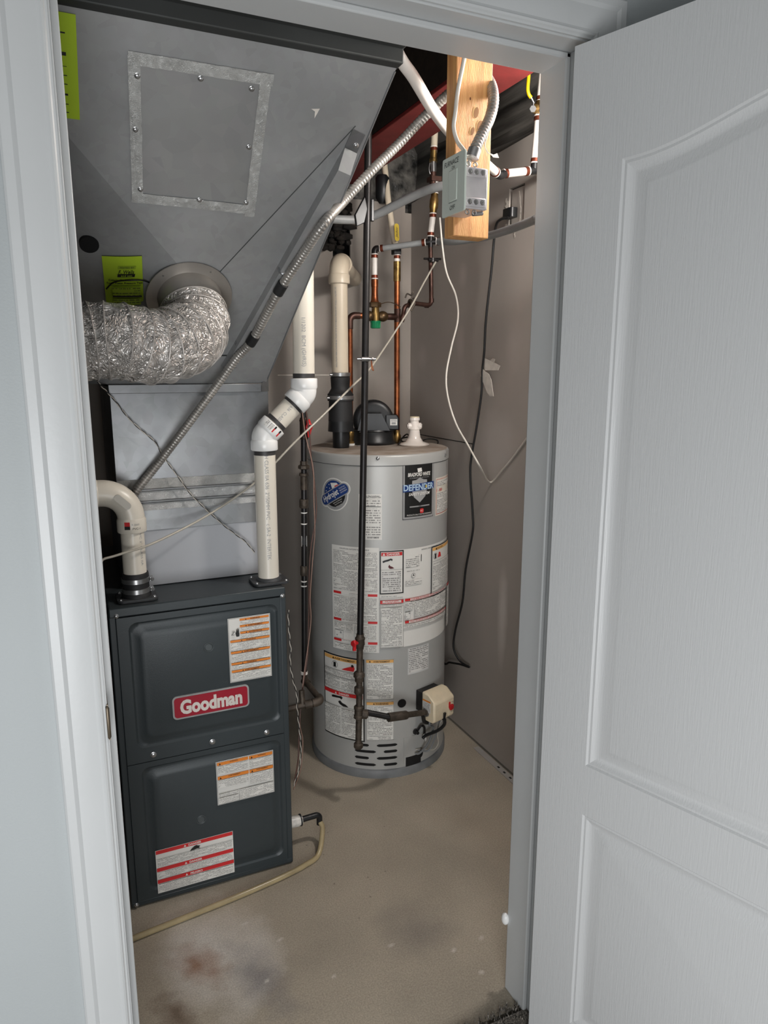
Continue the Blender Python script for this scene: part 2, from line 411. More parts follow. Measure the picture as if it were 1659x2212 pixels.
# ------------------------------------------------------------ lettering and stickers
_tc = {}
def text_geo(s, size, bold=0, shear=0, spacing=1):
    k = (s, bold, shear, spacing)
    if k not in _tc:
        cu = bpy.data.curves.new('t', 'FONT'); cu.body = s; cu.size = 1; cu.offset = bold; cu.shear = shear; cu.space_character = spacing
        cu.resolution_u = 3
        ob = bpy.data.objects.new('t', cu); COL.objects.link(ob)
        dg = bpy.context.evaluated_depsgraph_get(); oe = ob.evaluated_get(dg); me = oe.to_mesh()
        vs = [(v.co.x, v.co.y) for v in me.vertices]; fs = [tuple(p.vertices) for p in me.polygons]
        oe.to_mesh_clear(); bpy.data.objects.remove(ob); bpy.data.curves.remove(cu)
        _tc[k] = (vs, fs)
    vs, fs = _tc[k]
    if not vs: return [], [], 0, 0
    x0 = min(v[0] for v in vs); x1 = max(v[0] for v in vs); y0 = min(v[1] for v in vs); y1 = max(v[1] for v in vs)
    return [((v[0]-(x0+x1)/2)*size, (v[1]-(y0+y1)/2)*size) for v in vs], fs, (x1-x0)*size, (y1-y0)*size
def sticker(parent, name, mapf, els, step=.012, d0=.0006, dd=.00022, label=None):
    """els in metres, x right, y down from the top-left corner; mapf(x,y,d)->point"""
    mb = MB(); mats = []; d = d0
    def mi(m):
        if m not in mats: mats.append(m)
        return mats.index(m)
    for e in els:
        k = e[0]
        if k in ('r', 'p'):
            x0, y0, x1, y1 = e[1:5]; m = e[5]; n = max(1, int(abs(x1-x0)/step)); vs = []; uv = []
            pitch = e[6] if k == 'p' else 1
            for i in range(n+1):
                x = x0+(x1-x0)*i/n
                vs += [mapf(x, y0, d), mapf(x, y1, d)]; uv += [(x/pitch*1.0, 100-(y0/pitch)), (x/pitch*1.0, 100-(y1/pitch))]
            fs = [(2*i, 2*i+1, 2*i+3, 2*i+2) for i in range(n)]
            mb.add(vs, fs, mi(m), uv)
        elif k == 't':
            s, xc, yc, hgt, m = e[1:6]; o = e[6] if len(e) > 6 else {}
            vs, fs, tw, th = text_geo(s, 1, o.get('bold', 0), o.get('shear', 0), o.get('sp', 1))
            if not vs: continue
            sc = hgt/.73; sx = sc*o.get('wx', 1)
            if 'w' in o: sx = o['w']/tw
            r = o.get('rot', 0)
            P = []
            for (a, b_) in vs:
                a *= sx; b_ *= sc; P.append(mapf(xc+a*cos(r)-b_*sin(r), yc-(a*sin(r)+b_*cos(r)), d))
            mb.add(P, fs, mi(m), [(0, 0)]*len(P))
        elif k == 'g':
            pts, m = e[1:3]
            tr = tessellate_polygon([[Vector((p[0], p[1], 0)) for p in pts]])
            P2 = [(p[0], p[1]) for p in pts]; T2 = [tuple(t) for t in tr]; cache = {}
            for _ in range(9):
                out = []; ch = False
                for (a, b, c) in T2:
                    e3 = [((P2[i][0]-P2[j][0])**2+(P2[i][1]-P2[j][1])**2, i, j, k3) for i, j, k3 in ((a, b, c), (b, c, a), (c, a, b))]
                    l2, i, j, k3 = max(e3)
                    if l2 > .013**2:
                        key = (min(i, j), max(i, j))
                        if key not in cache: cache[key] = len(P2); P2.append(((P2[i][0]+P2[j][0])/2, (P2[i][1]+P2[j][1])/2))
                        m_ = cache[key]; out += [(i, m_, k3), (m_, j, k3)]; ch = True
                    else: out.append((a, b, c))
                T2 = out
                if not ch: break
            mb.add([mapf(p[0], p[1], d) for p in P2], T2, mi(m), [(0, 0)]*len(P2))
        d += dd
    return mb.build(name, mats, parent, flat=True, label=label)
def circ(cx, cy, rx, ry=None, n=28, a0=0, a1=2*pi): 
    ry = ry or rx; return [(cx+rx*cos(a0+(a1-a0)*i/n), cy+ry*sin(a0+(a1-a0)*i/n)) for i in range(n)]
def rrect(cx, cy, w_, h_, r, rot=0, n=5):
    pts = []
    for (sx, sy, a0) in ((1, 1, 0), (-1, 1, pi/2), (-1, -1, pi), (1, -1, 3*pi/2)):
        for i in range(n+1):
            a = a0+pi/2*i/n; x = sx*(w_/2-r)+r*cos(a); y = sy*(h_/2-r)+r*sin(a)
            pts.append((cx+x*cos(rot)-y*sin(rot), cy+x*sin(rot)+y*cos(rot)))
    return pts
def frm(x0, y0, x1, y1, t, m):
    return [('r', x0, y0, x1, y0+t, m), ('r', x0, y1-t, x1, y1, m), ('r', x0, y0, x0+t, y1, m), ('r', x1-t, y0, x1, y1, m)]
def screw(parent, p, d, r=.005, m=None, name='screw'):
    mb = MB(); d = Vector(d).normalized()
    mb.lathe(Vector(p)-d*.001, d, [(0, r*1.25), (.0015, r*1.25), (.002, r), (.0045, r*.92), (.0055, r*.6)], 12)
    return mb.build(name, m or M_steel, parent)

# ============================================================ SETTING
XL, XR, YB, YF, YH = -.5, 1.437, 2.91, 1.24, 1.12
ZC = 2.45
def st(mb, name, m, label, **k):
    return mb.build(name, m, kind='structure', label=label, **k)
st(B((XL, 1.18, -.08), (XR+.1, YB+.1, 0)), 'floor', M_floor, 'worn speckled concrete floor of the furnace room with rust stain', loc=(0, 0, 0))
# hall carpet (tufted edge)
cb = MB()
nx, ny = 70, 30
for i in range(nx): 
    pass
cb.box((-1.6, -2.8, -.08), (2.6, 1.165, .006))
for i in range(900):
    x = random.uniform(.55, .95); y = random.uniform(1.10, 1.19); a = random.uniform(0, 6.28); h_ = random.uniform(.006, .013)
    dx, dy = cos(a)*.0025, sin(a)*.0025; ox, oy = random.uniform(-.006, .006), random.uniform(-.006, .006)
    cb.add([(x-dx, y-dy, 0.0), (x+dx, y+dy, 0.0), (x+ox, y+oy, h_+.004)], [(0, 1, 2)])
st(cb, 'floor', M_carpet, 'grey tufted hall carpet ending in the doorway', flat=True)
# right wall with outlet hole
hA = ax(1096, 425, XR); hB = ax(1122, 470, XR)
hy0, hy1 = 2.075, 2.165; hz0, hz1 = 1.985, 2.10
wr = MB()
X1 = XR+.013
zw = lambda y: 2.242-.045*(y-2)
for (y0_, y1_, z0_, z1_) in ((YF, hy0, .012, 0), (hy1, YB, .012, 0), (hy0, hy1, .012, hz0), (hy0, hy1, hz1, 0)):
    wr.prism([(XR, y0_, z0_), (XR, y1_, z0_), (XR, y1_, z1_ or zw(y1_)), (XR, y0_, z1_ or zw(y0_))], (.013, 0, 0))
wall_right = st(wr, 'wall_right', M_wallr, 'bare grey brown drywall on the right with a cut outlet hole', loc=(0, 0, 0))
hb = MB(); hb.box((X1, hy0-.02, hz0-.03), (X1+.05, hy1+.02, hz1+.03))
hb.build('hole_backing', M_dark, wall_right)
MB().box((XR+.004, hy0+.002, hz0-.01), (X1, hy1-.012, hz1-.006)).build('cut_piece', M_wallr, wall_right, label='cut drywall piece sitting loose in the outlet hole')
# torn paper edges of the hole
tp = MB()
def rag(pts, wd, mb, x=XR-.0015):
    pts = [Vector(p) for p in pts]; n = 14; P = []
    for i in range(n+1):
        t = i/n*(len(pts)-1); k = min(int(t), len(pts)-2); q = pts[k].lerp(pts[k+1], t-k)
        P.append(q+Vector((0, random.uniform(-.3, .3)*wd, 0)))
    for i in range(n):
        a, b = P[i], P[i+1]; w0 = wd*random.uniform(.5, 1.1)
        mb.add([(x, a.y-w0/2, a.z), (x, b.y-w0/2, b.z), (x, b.y+w0/2, b.z), (x, a.y+w0/2, a.z)], [(0, 1, 2, 3)])
rag([ax(1123, 412, XR), ax(1126, 450, XR), ax(1124, 480, XR)], .005, tp)
rag([ax(1096, 428, XR), ax(1097, 462, XR)], .02, tp); rag([ax(1094, 484, XR), ax(1094, 492, XR)], .018, tp); rag([ax(1112, 498, XR), ax(1113, 513, XR)], .008, tp)
rag([ax(1139, 300, XR-.05), ax(1136, 350, XR-.05)], .014, tp, XR-.004)
tp.build('torn_paper', M_paint, wall_right, flat=True, label='ragged white torn drywall paper edge')
sm = MB(); sm.box((XR-.0008, 2.35, 1.219), (XR, YB, 1.222)); sm.build('seam', M_dark, wall_right)
# back wall with opening for the vent elbow
wb = MB(); Y1 = YB+.013
ex0 = ay(719, 560, YB).x; ex1 = ay(757, 560, YB).x; ez0 = ay(735, 600, YB).z; ez1 = ay(735, 535, YB).z
wb.box((XL, YB, 0.012), (ex0, Y1, ez1+.02)); wb.box((ex0, YB, 0.012), (ex1, Y1, ez0))
wb.box((ex1, YB, .012), (ay(875, 500, YB).x, Y1, 2.195)); wb.box((ay(875, 500, YB).x, YB, .012), (XR, Y1, 2.16))
wall_back = st(wb, 'wall_back', M_wallb, 'bare drywall behind the water heater with a vent cut-out', loc=(0, 0, 0))
s2 = MB(); s2.box((ay(600, 806, YB).x, YB-.0008, 1.478), (ex0+.05, YB, 1.482)); s2.build('seam', M_paint, wall_back)
MB().box((XL, Y1+.06, 1.4), (XR, Y1+.07, 2.7)).build('void_backing', M_dark, wall_back)
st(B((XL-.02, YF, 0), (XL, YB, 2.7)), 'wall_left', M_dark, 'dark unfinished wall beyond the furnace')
# poly sheet over rim joists, right and back
ps = MB(); n = 40
for (ax_, fx) in (('r', 1), ('b', 1)):
    vs = []; fs = []
    for i in range(n+1):
        for j in range(13):
            t = i/n; z = 2.12+.58*j/12
            if ax_ == 'r':
                y = YF+(YB+.05-YF)*t; off = .016*sin(z*60+y*3)+.02*noise.noise(Vector((y*4, z*12, 0)))
                vs.append((XR+.045+off, y, z))
            else:
                x = XL+(XR+.05-XL)*t; off = .02*noise.noise(Vector((x*6, z*10, 3)))
                vs.append((x, YB+.045+off, z))
    for i in range(n):
        for j in range(12): fs.append((i*13+j, (i+1)*13+j, (i+1)*13+j+1, i*13+j+1))
    ps.add(vs, fs)
ps.build('vapour_barrier', M_poly, loc=(XR, YB, 2.12), label='wrinkled black plastic vapour sheet above the drywall near the ceiling', cat='plastic sheet', kind='stuff')
# ceiling : subfloor + joists
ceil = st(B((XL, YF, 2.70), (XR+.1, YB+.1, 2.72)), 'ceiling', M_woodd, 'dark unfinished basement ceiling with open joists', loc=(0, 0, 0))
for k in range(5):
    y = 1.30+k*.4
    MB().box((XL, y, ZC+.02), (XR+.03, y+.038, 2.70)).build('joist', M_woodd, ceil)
# steel beam
bm_ = thing('steel_beam', (1.11, 2.0, 2.25), 'red primed steel beam running under the joists behind the wooden stud', 'beam')
MB().box((1.007, YF+.01, 2.25), (1.175, YB-.0, 2.262)).build('flange', M_beam, bm_, bev=.002)
MB().box((1.087, YF+.01, 2.262), (1.095, YB-.0, 2.370)).build('web', M_beam, bm_)
MB().box((1.010, YF+.012, 2.2625), (1.0865, YB-.002, 2.449)).build('beam_shade_filler', M_woodd, bm_, label='near-black filler added as shade on the beam side')  # added filler, blacks out the beam web as if in shade
MB().box((1.0955, YF+.012, 2.2625), (1.165, YB-.002, 2.369)).build('beam_shade_filler', M_woodd, bm_)  # same added shade filler on the far side of the web
# door wall
JX0, JX1, HZ = .027, .8965, 2.0665
wf = MB()
wf.box((-1.6, YH, 0), (JX0-.02, YF, 2.75)); wf.box((JX1+.02, YH, 0), (2.6, YF, 2.75)); wf.box((JX0-.02, YH, HZ+.02), (JX1+.02, YF, 2.75))
st(wf, 'wall_front', M_hall, 'smooth pale grey painted wall around the doorway', loc=(0, 0, 0))
# jamb
jm = MB(); jm.box((JX0-.019, YH-.001, 0), (JX0, YF+.001, HZ)); 
st(jm, 'trim_1', M_white, 'white left door jamb board', bev=.0015)
jm = MB(); jm.box((JX1, YH-.001, 0), (JX1+.019, YF+.001, HZ)); 
st(jm, 'trim_2', M_white, 'white right door jamb board', bev=.0015)
jm = MB(); jm.box((JX0-.019, YH-.001, HZ), (JX1+.019, YF+.001, HZ+.019)); 
st(jm, 'trim_3', M_white, 'white head jamb over the doorway', bev=.0015)
# stops
sy0, sy1 = 1.163, YF+.001
st(MB().box((JX0, sy0, 0), (JX0+.0115, sy1, HZ)), 'trim_4', M_white, 'narrow white door stop strip on the left jamb', bev=.002)
st(MB().box((JX1-.0115, sy0, 0), (JX1, sy1, HZ)), 'trim_5', M_white, 'narrow white door stop strip on the right jamb', bev=.003)
st(MB().box((JX0, sy0, HZ-.0115), (JX1, sy1, HZ)), 'trim_6', M_white, 'narrow white door stop strip under the head jamb', bev=.003)
# strike plate
sk = MB(); zs = ax(243, 1620, JX0).z
sk.box((JX0-.001, YH-.004, zs-.03), (JX0+.0012, sy0-.002, zs+.03)); sk.lathe((JX0-.0005, YH-.004, zs-.028), (0, 0, 1), [(0, .001), (.004, .0032), (.052, .0032), (.056, .001)], 10)
sk.build('strike_plate', mat('worn_nickel', (120, 108, 92), .4, .8, .2), label='small tarnished metal strike plate on the left door jamb edge', cat='strike plate')
# casings
prof = [(0, 0), (0, .014), (.003, .0165), (.015, .0168), (.018, .0150), (.021, .0128), (.027, .0132), (.045, .0112), (.056, .0092), (.059, .0100), (.062, .0118), (.065, .0100), (.067, .007), (.070, .006), (.070, 0)]
def casing(name, fn, L0, L1, label):
    mb = MB(); n = len(prof); vs = [fn(u, t, L0(u)) for (u, t) in prof]+[fn(u, t, L1(u)) for (u, t) in prof]
    fs = [(i, (i+1) % n, (i+1) % n+n, i+n) for i in range(n)]+[tuple(range(n)), tuple(reversed(range(n, 2*n)))]
    mb.add(vs, fs); st(mb, name, M_white, label, ang=25)
cin = .003
casing('trim_7', lambda u, t, l: (JX0-cin-.07+u, YH-t, l), lambda u: 0, lambda u: HZ+cin+.07-u, 'white moulded casing on the left of the doorway')
casing('trim_8', lambda u, t, l: (JX1+cin+.07-u, YH-t, l), lambda u: 0, lambda u: HZ+cin+.07-u, 'white moulded casing on the right, behind the open door')
casing('trim_9', lambda u, t, l: (l, YH-t, HZ+cin+.07-u), lambda u: JX0-cin-.07+u, lambda u: JX1+cin+.07-u, 'white moulded casing across the top of the doorway')
# hall shell
hs = MB(); hs.box((-1.62, -2.8, 0), (-1.6, YH, 2.45)); st(hs, 'wall_hall_left', M_hall, 'pale grey hall side wall on the left')
hs = MB(); hs.box((2.6, -2.8, 0), (2.62, YH, 2.45)); st(hs, 'wall_hall_right', M_hall, 'pale grey hall side wall on the right')
st(B((-1.62, -2.8, 2.45), (2.62, YH, 2.47)), 'ceiling', M_white, 'plain white hall ceiling')
# ceiling bulb in the furnace room (above the head jamb)
bl = thing('ceiling_bulb', (BULB[0], BULB[1], BULB[2]+.1), 'bare bulb hanging on a short cord just inside the door on the right', 'lamp')
MB().lathe((BULB[0], BULB[1], BULB[2]+.15), (0, 0, -1), [(0, .008), (.01, .02), (.05, .024), (.06, .02)], 20).build('holder', M_porc, bl)
MB().cyl((BULB[0], BULB[1], BULB[2]+.15), (BULB[0], BULB[1], ZC+.02), .004, 10).build('cord', M_cable, bl)
MB().lathe((BULB[0], BULB[1], BULB[2]+.09), (0, 0, -1), [(0, .012), (.012, .014), (.03, .026), (.045, .031)], 20, cap=False).build('bulb', M_glow, bl)
# floor strip and base gap
fs_ = MB(); a = az(1046, 1610, 0); b = az(1106, 1683, 0)
MB().box((XR-.012, b.y-.3, .0005), (XR-.010+.01, a.y, .012))
fs_.box((XR-.030, 1.6, .0003), (XR-.004, a.y, .0022))
mh = []
strip = fs_.build('perforated_strip', mat('grey_white_strip', (176, 172, 168), .5, .2, .05), label='pale perforated metal strip on the floor along the right wall', cat='metal strip')
for k in range(12):
    y = 1.64+k*.04
    MB().box((XR-.020, y, .0022), (XR-.013, y+.012, .0027)).build('slot', M_dark, strip)
# door_1 : opened towards the camera
DP = Vector((.853, 1.098, 0)); DD = Vector((sin(radians(18)), -cos(radians(18)), 0)); DN = Vector((DD.y, -DD.x, 0)); DN = -DN if DN.x > 0 else DN  # DN: outward, to the camera side
def dm(s, z, dep): return DP + DD*s + Vector((0, 0, z)) - DN*dep
DW, DH, DT = .85, 2.045, .035
d1 = MB(); Z0 = .012
def ploop(kind, ins, n=26):
    x0, x1 = .103+ins, .747-ins
    if kind == 't': z0 = .735+ins; zt = lambda s: 1.846-ins+.062*abs(sin(pi*(s-.103)/.644))**2.2 if .103 < s < .747 else 1.846-ins
    else: z0 = .13+ins; zt = lambda s: .628-ins
    pts = [(x0, z0), (x1, z0)]
    for i in range(n+1): s = x1+(x0-x1)*i/n; pts.append((s, zt(s)))
    return pts
outer = [(0, Z0), (DW, Z0), (DW, DH), (0, DH)]
loops = [ploop('t', 0), ploop('b', 0)]
polys = [[Vector((p[0], p[1], 0)) for p in outer]]+[[Vector((p[0], p[1], 0)) for p in l] for l in loops]
allp = [p for l in polys for p in l]
d1.add([dm(p.x, p.y, 0) for p in allp], [tuple(t) for t in tessellate_polygon(polys)])
steps = [(0, 0), (.0035, .0035), (.008, .0030), (.012, .0055), (.021, .0085), (.026, .0085), (.046, .0025), (.05, .002)]
for kind in 'tb':
    L = [ploop(kind, i) for i, _ in steps]; n = len(L[0]); vs = []; fs = []
    for (ins, dep), l in zip(steps, L): vs += [dm(p[0], p[1], dep) for p in l]
    for k in range(len(steps)-1):
        for i in range(n): j = (i+1) % n; fs.append((k*n+i, k*n+j, (k+1)*n+j, (k+1)*n+i))
    tr = tessellate_polygon([[Vector((p[0], p[1], 0)) for p in L[-1]]]); o = (len(steps)-1)*n
    fs += [tuple(i+o for i in t) for t in tr]
    d1.add(vs, fs)
c8 = [dm(0, Z0, 0), dm(DW, Z0, 0), dm(DW, DH, 0), dm(0, DH, 0), dm(0, Z0, DT), dm(DW, Z0, DT), dm(DW, DH, DT), dm(0, DH, DT)]
d1.add(c8, [(4, 7, 6, 5), (0, 4, 5, 1), (3, 2, 6, 7), (0, 3, 7, 4), (1, 5, 6, 2)])
door = d1.build('door_1', M_door, loc=DP, kind='structure', ang=22, label='white two-panel door with arched top panel swung open on the right')
# hinges (on the pin side)
for z in (.28, 1.05, 1.82):
    h = MB(); p = Vector((JX1+.006, 1.108, z)); h.cyl(p, p+Vector((0, 0, .09)), .006, 12)
    h.build('hinge', M_steel, door)
bmp = MB(); q = ax(1087, 1973, .886); bmp.sphere((.881, YF+.003, q.z), .013, sc=(.7, .8, 1.2)); bmp.build('door_bumper', M_pvcw, label='small white blob stuck low on the back edge of the right jamb', cat='bumper')

# ============================================================ FURNACE
FX0, FX1, FY, FZ = .066, .541, 1.893, .893
fu = thing('furnace', (.30, 2.25, 0), 'charcoal gas furnace standing on the concrete at the left with a red badge', 'furnace')
cb = MB(); t = .012
cb.box((FX0, FY+.006, 0.004), (FX1, 2.62, FZ-.002))
cb.build('cabinet', M_furn, fu, bev=.006)
# corner posts either side of the doors
MB().box((FX0, FY-.002, .004), (FX0+.018, FY+.01, FZ-.004)).build('corner_post', M_furn, fu, bev=.003)
MB().box((FX1-.018, FY-.002, .004), (FX1, FY+.01, FZ-.004)).build('corner_post', M_furn, fu, bev=.003)
MB().box((FX0+.001, FY-.004, FZ-.026), (FX1-.001, FY+.01, FZ)).build('top_rail', M_furn, fu, bev=.003)
MB().box((FX0+.001, FY-.003, .004), (FX1-.001, FY+.01, .020)).build('bottom_rail', M_furn, fu, bev=.003)
def fdoor(x0, x1, z0, z1, px0, px1, pz0, pz1, notch):
    mb = MB(); y = FY-.005
    def loop(ins, dep):
        pts = rrect((px0+px1)/2, (pz0+pz1)/2, px1-px0-2*ins, pz1-pz0-2*ins, .022)
        return [Vector((p[0], y-dep, p[1])) for p in pts]
    out = [Vector((x0, z0, 0)), Vector((x1, z0, 0)), Vector((x1, z1, 0)), Vector((x0, z1, 0))]
    l0 = loop(0, 0); n = len(l0); hole = [Vector((p.x, p.z, 0)) for p in l0]
    tr = tessellate_polygon([out, hole]); allp = [Vector((p.x, y, p.y)) for p in out]+l0
    mb.add(allp, [tuple(t_) for t_ in tr])
    prev = None; vs = []; rings = [(0, 0), (.005, -.004), (.012, -.0045), (.026, .002), (.034, .004)]
    for ins, dep in rings: vs += loop(ins, dep)
    fs = []
    for k in range(len(rings)-1):
        for i in range(n): j = (i+1) % n; fs.append((k*n+i, k*n+j, (k+1)*n+j, (k+1)*n+i))
    fs.append(tuple((len(rings)-1)*n+i for i in range(n))); mb.add(vs, fs)
    a, b = (x0, z0), (x1, z1); yb = FY+.006
    mb.add([(x0, y, z0), (x1, y, z0), (x1, y, z1), (x0, y, z1), (x0, yb, z0), (x1, yb, z0), (x1, yb, z1), (x0, yb, z1)], [(0, 4, 5, 1), (1, 5, 6, 2), (2, 6, 7, 3), (3, 7, 4, 0)])
    return mb
dU = fdoor(FX0+.018, FX1-.018, .445, FZ-.028, .112, .515, .487, .848, 0).build('upper_door', M_furn, fu, ang=30)
dL = fdoor(FX0+.018, FX1-.018, .020, .443, .118, .512, .042, .428, 0).build('lower_door', M_furn, fu, ang=30)
FP = FY-.0092
for (x, z) in ((.153, .462), (.314, .464), (.472, .458)): 
    s_ = screw(fu, (x, FY-.005, z), (0, -1, 0), .0065)
for (x, z) in ((.085, .872), (.532, .868), (.080, .012)): screw(fu, (x, FY-.004, z), (0, -1, 0), .005)
for (x, z) in ((.316, .75), (.27, .232)):
    mb = MB(); mb.torus((x, FP-.0002, z), (0, 1, 0), .0125, .0012, 28); mb.torus((x, FP-.0002, z), (0, 1, 0), .0095, .0008, 24); mb.lathe((x, FP+.001, z), (0, -1, 0), [(0, .010), (.0015, .0095)], 20)
    mb.build('knockout', mat('scuffed_enamel', (84, 90, 92), .4, .2, .1), fu)
def fmap(x0, z0, y=FP): return lambda u, v, d: Vector((x0+u, y-d, z0-v))
def tri(cx, cy, s, m): return ('g', [(cx-s/2, cy+s/2), (cx+s/2, cy+s/2), (cx, cy-s/2)], m)
# upper warning sticker
W_, H_ = .120, .190
els = [('r', 0, 0, W_, H_, M_paper)]+frm(.0015, .0015, W_-.0015, H_-.0015, .0007, M_ink)
y = .004; heads = ['WARNING', 'AVERTISSEMENT', 'ADVERTENCIA', 'WARNING', 'AVERTISSEMENT', 'WARNING', 'AVERTISSEMENT']
hs_ = [.013, .013, .016, .027, .027, .016, .022]
for i, (hd, hh) in enumerate(zip(heads, hs_)):
    x0 = .033 if i < 3 else .004
    els += [('r', x0, y, W_-.004, y+.006, M_or), ('p', x0+.002, y+.0075, W_-.006, y+.006+hh-.001, M_print, .0030), ('t', hd, (x0+W_)/2, y+.003, .0042, M_ink, dict(bold=.02)), tri((x0+W_)/2-.026, y+.003, .004, M_ink)]
    y += .006+hh
els += [('g', [(.019, .040), (.021, .040), (.0215, .032), (.023, .031), (.0235, .038), (.0245, .030), (.026, .030), (.0262, .038), (.0275, .031), (.029, .032), (.0285, .042), (.030, .044), (.029, .053), (.021, .053), (.019, .046)], M_ink), ('t', 'Z', .012, .042, .011, M_ink, dict(shear=.2))]
sticker(fu, 'warning_label', fmap(.371, .824), els, label='white and orange label, upper right of the upper door')
# badge
bw, bh = .212, .068
bd = MB(); pts = rrect(.316, .589, bw, bh, .012)
bd.prism([Vector((p[0], FP+.001, p[1])) for p in pts], (0, -.0045, 0)); bdo = bd.build('badge', M_silv, fu, label='red rounded badge with a silver rim')
sticker(bdo, 'badge_lettering', fmap(.316-bw/2, .589+bh/2, FP-.0035), [('g', rrect(bw/2, bh/2, bw-.009, bh-.009, .009), M_redb), ('t', 'Goodman', bw/2, bh/2, .040, mat('silver_letter', (226, 218, 210), .4, .1), dict(bold=.045, w=.172))])
# lower white/orange sticker
W_, H_ = .168, .137
els = [('r', 0, 0, W_, H_, M_paper)]+frm(.0015, .0015, W_-.0015, H_-.0015, .0007, M_ink)
for (x0, x1, y0, y1, t2) in ((.003, .093, .003, .043, 'WARNING'), (.095, .165, .003, .043, 'WARNING'), (.003, .093, .046, .083, 'AVERTISSEMENT'), (.095, .165, .046, .093, 'AVERTISSEMENT')):
    els += [('r', x0, y0, x1, y0+.0095, M_or), ('t', t2, (x0+x1)/2+.003, y0+.0032, .0035, M_ink, dict(bold=.02)), tri(x0+.008, y0+.005, .006, M_ink), ('p', x0+.001, y0+.011, x1-.002, y1-.002, M_print, .0030)]
els += [('p', .004, .100, .060, .108, M_print, .003), ('p', .004, .112, .060, .131, M_print, .003), ('p', .064, .099, .164, .131, M_print, .003), ('r', .003, .096, .165, .0965, M_ink), ('r', .062, .096, .0625, .134, M_ink)]
sticker(fu, 'warning_label', fmap(.319, .401), els, label='white and orange label, upper right of the lower door')
# bottom red sticker
W_, H_ = .219, .137
els = [('r', 0, 0, W_, H_, M_paper)]
for (y0, y1, t2) in ((.001, .055, 'DANGER'), (.056, .092, 'DANGER'), (.093, .135, 'PELIGRO')):
    els += [('r', .001, y0, W_-.001, y0+.0115, M_redp), ('t', t2, W_/2, y0+.006, .0065, M_paper, dict(bold=.03)), tri(W_/2-.028, y0+.0055, .007, M_paper), ('p', .004, y0+(.028 if y0 < .01 else .0135), W_-.004, y1-.002, M_print, .0030)]
els += [('g', [(.094, .027), (.100, .020), (.108, .015), (.113, .013), (.117, .016), (.124, .018), (.119, .022), (.125, .027), (.115, .024), (.104, .026)], M_ink), ('r', .001, .0255, W_-.001, .026, M_ink)]
sticker(fu, 'warning_label', fmap(.139, .170), els, label='white and red striped label, bottom left of the lower door')

# ============================================================ SUPPLY DUCT (plenum + transition)
PX0, PX1, PY = .119, .553, 2.057
SP = (0, 1, 1); SC_ = 2.057+1.463        # sloped front plane y+z
def sp(px, py, off=0): return apl(px, py, SP, SC_-off*1.41421)
sd = thing('supply_duct', (.34, 2.3, FZ), 'large galvanised supply plenum and sloping duct rising from the furnace top', 'duct')
MB().box((PX0+.004, PY+.003, FZ), (PX1-.015, 2.56, 1.06)).build('insulation_board', M_sheet, sd, bev=.001, label='pale grey lower plenum panel')
MB().box((PX0, PY, 1.055), (PX1, 2.565, 1.455)).build('plenum', M_galvb, sd, bev=.001)
# foil tape bands
def tapeband(z0, z1, x0, x1, m, nm='foil_tape'):
    mb = MB(); n = 40; vs = []; fs = []
    for i in range(n+1):
        x = x0+(x1-x0)*i/n
        for z in (z0, (z0*2+z1)/3, (z0+2*z1)/3, z1):
            vs.append((x, PY-.0015-.0012*abs(noise.noise(Vector((x*60, z*90, 1)))), z+(.0015*noise.noise(Vector((x*70, z*10, 7))))))
    for i in range(n):
        for j in range(3): fs.append((i*4+j, (i+1)*4+j, (i+1)*4+j+1, i*4+j+1))
    mb.add(vs, fs); return mb.build(nm, m, sd)
tz = [ay(300, 1036, PY).z, ay(300, 1058, PY).z, ay(300, 1062, PY).z, ay(300, 1082, PY).z, ay(300, 1090, PY).z]
tapeband(tz[3], tz[2], PX0+.002, PX1-.03, M_tapeb); tapeband(tz[1], tz[0], PX0+.002, PX1-.02, M_tape)
tapeband(ay(300, 1104, PY).z, ay(300, 1089, PY).z, PX0+.002, PX1-.03, M_tapeb)
rb = MB(); rb.lathe((PX0+.004, PY-.003, tz[1]-.002), (1, 0, 0), [(0, .004), (PX1-PX0-.035, .004)], 10); rb.build('seam_bead', M_galvb, sd)
rb = MB(); rb.lathe((PX0+.004, PY-.003, tz[3]-.004), (1, 0, 0), [(0, .004), (PX1-PX0-.035, .004)], 10); rb.build('seam_bead', M_galvb, sd)
# drive cleat under the transition
cl = MB(); cl.box((PX0-.003, PY-.010, 1.438), (PX1-.022, PY+.003, 1.462)); cl.add([(PX1-.022, PY-.01, 1.438), (PX1-.022, PY-.01, 1.462), (PX1+.002, PY, 1.482), (PX1+.002, PY, 1.44)], [(0, 1, 2, 3)])
cl.build('drive_cleat', M_galvb, sd, bev=.0015)
# transition body
BLx, BRx = PX0, .547
TLx, TRx = -.13, .668
zb, zt = 1.463, 2.097
Pc = sp(400, 590, .010)                   # cross-break centre pushed in slightly
BL = Vector((BLx-.05, PY, zb)); BR = Vector((BRx, PY, zb)); TR = Vector((TRx, SC_-zt, zt)); TL = Vector((TLx, SC_-zt, zt))
BLb = Vector((BLx-.05, 2.56, zb)); BRb = Vector((BRx, 2.56, zb)); TRb = Vector((.57, 2.56, zt)); TLb = Vector((-.13, 2.56, zt))
BL0 = Vector((BLx-.10, PY, zb))
BM = Vector((PX0-.004, PY, zb)); BL = Vector((-.16, PY+.10, zb+.10)); BLb = Vector((-.16, 2.56, zb))
tr_ = MB(); V = [BL, BR, TR, TL, Pc, BLb, BRb, TRb, TLb, BM]
tr_.add(V, [(0, 9, 4), (9, 1, 4), (1, 2, 4), (2, 3, 4), (3, 0, 4), (1, 6, 7, 2), (5, 0, 3, 8), (6, 5, 8, 7), (0, 5, 6, 1, 9)])
tr_.build('transition', M_galv, sd, flat=True, label='sloping cross-broken galvanised sheet')
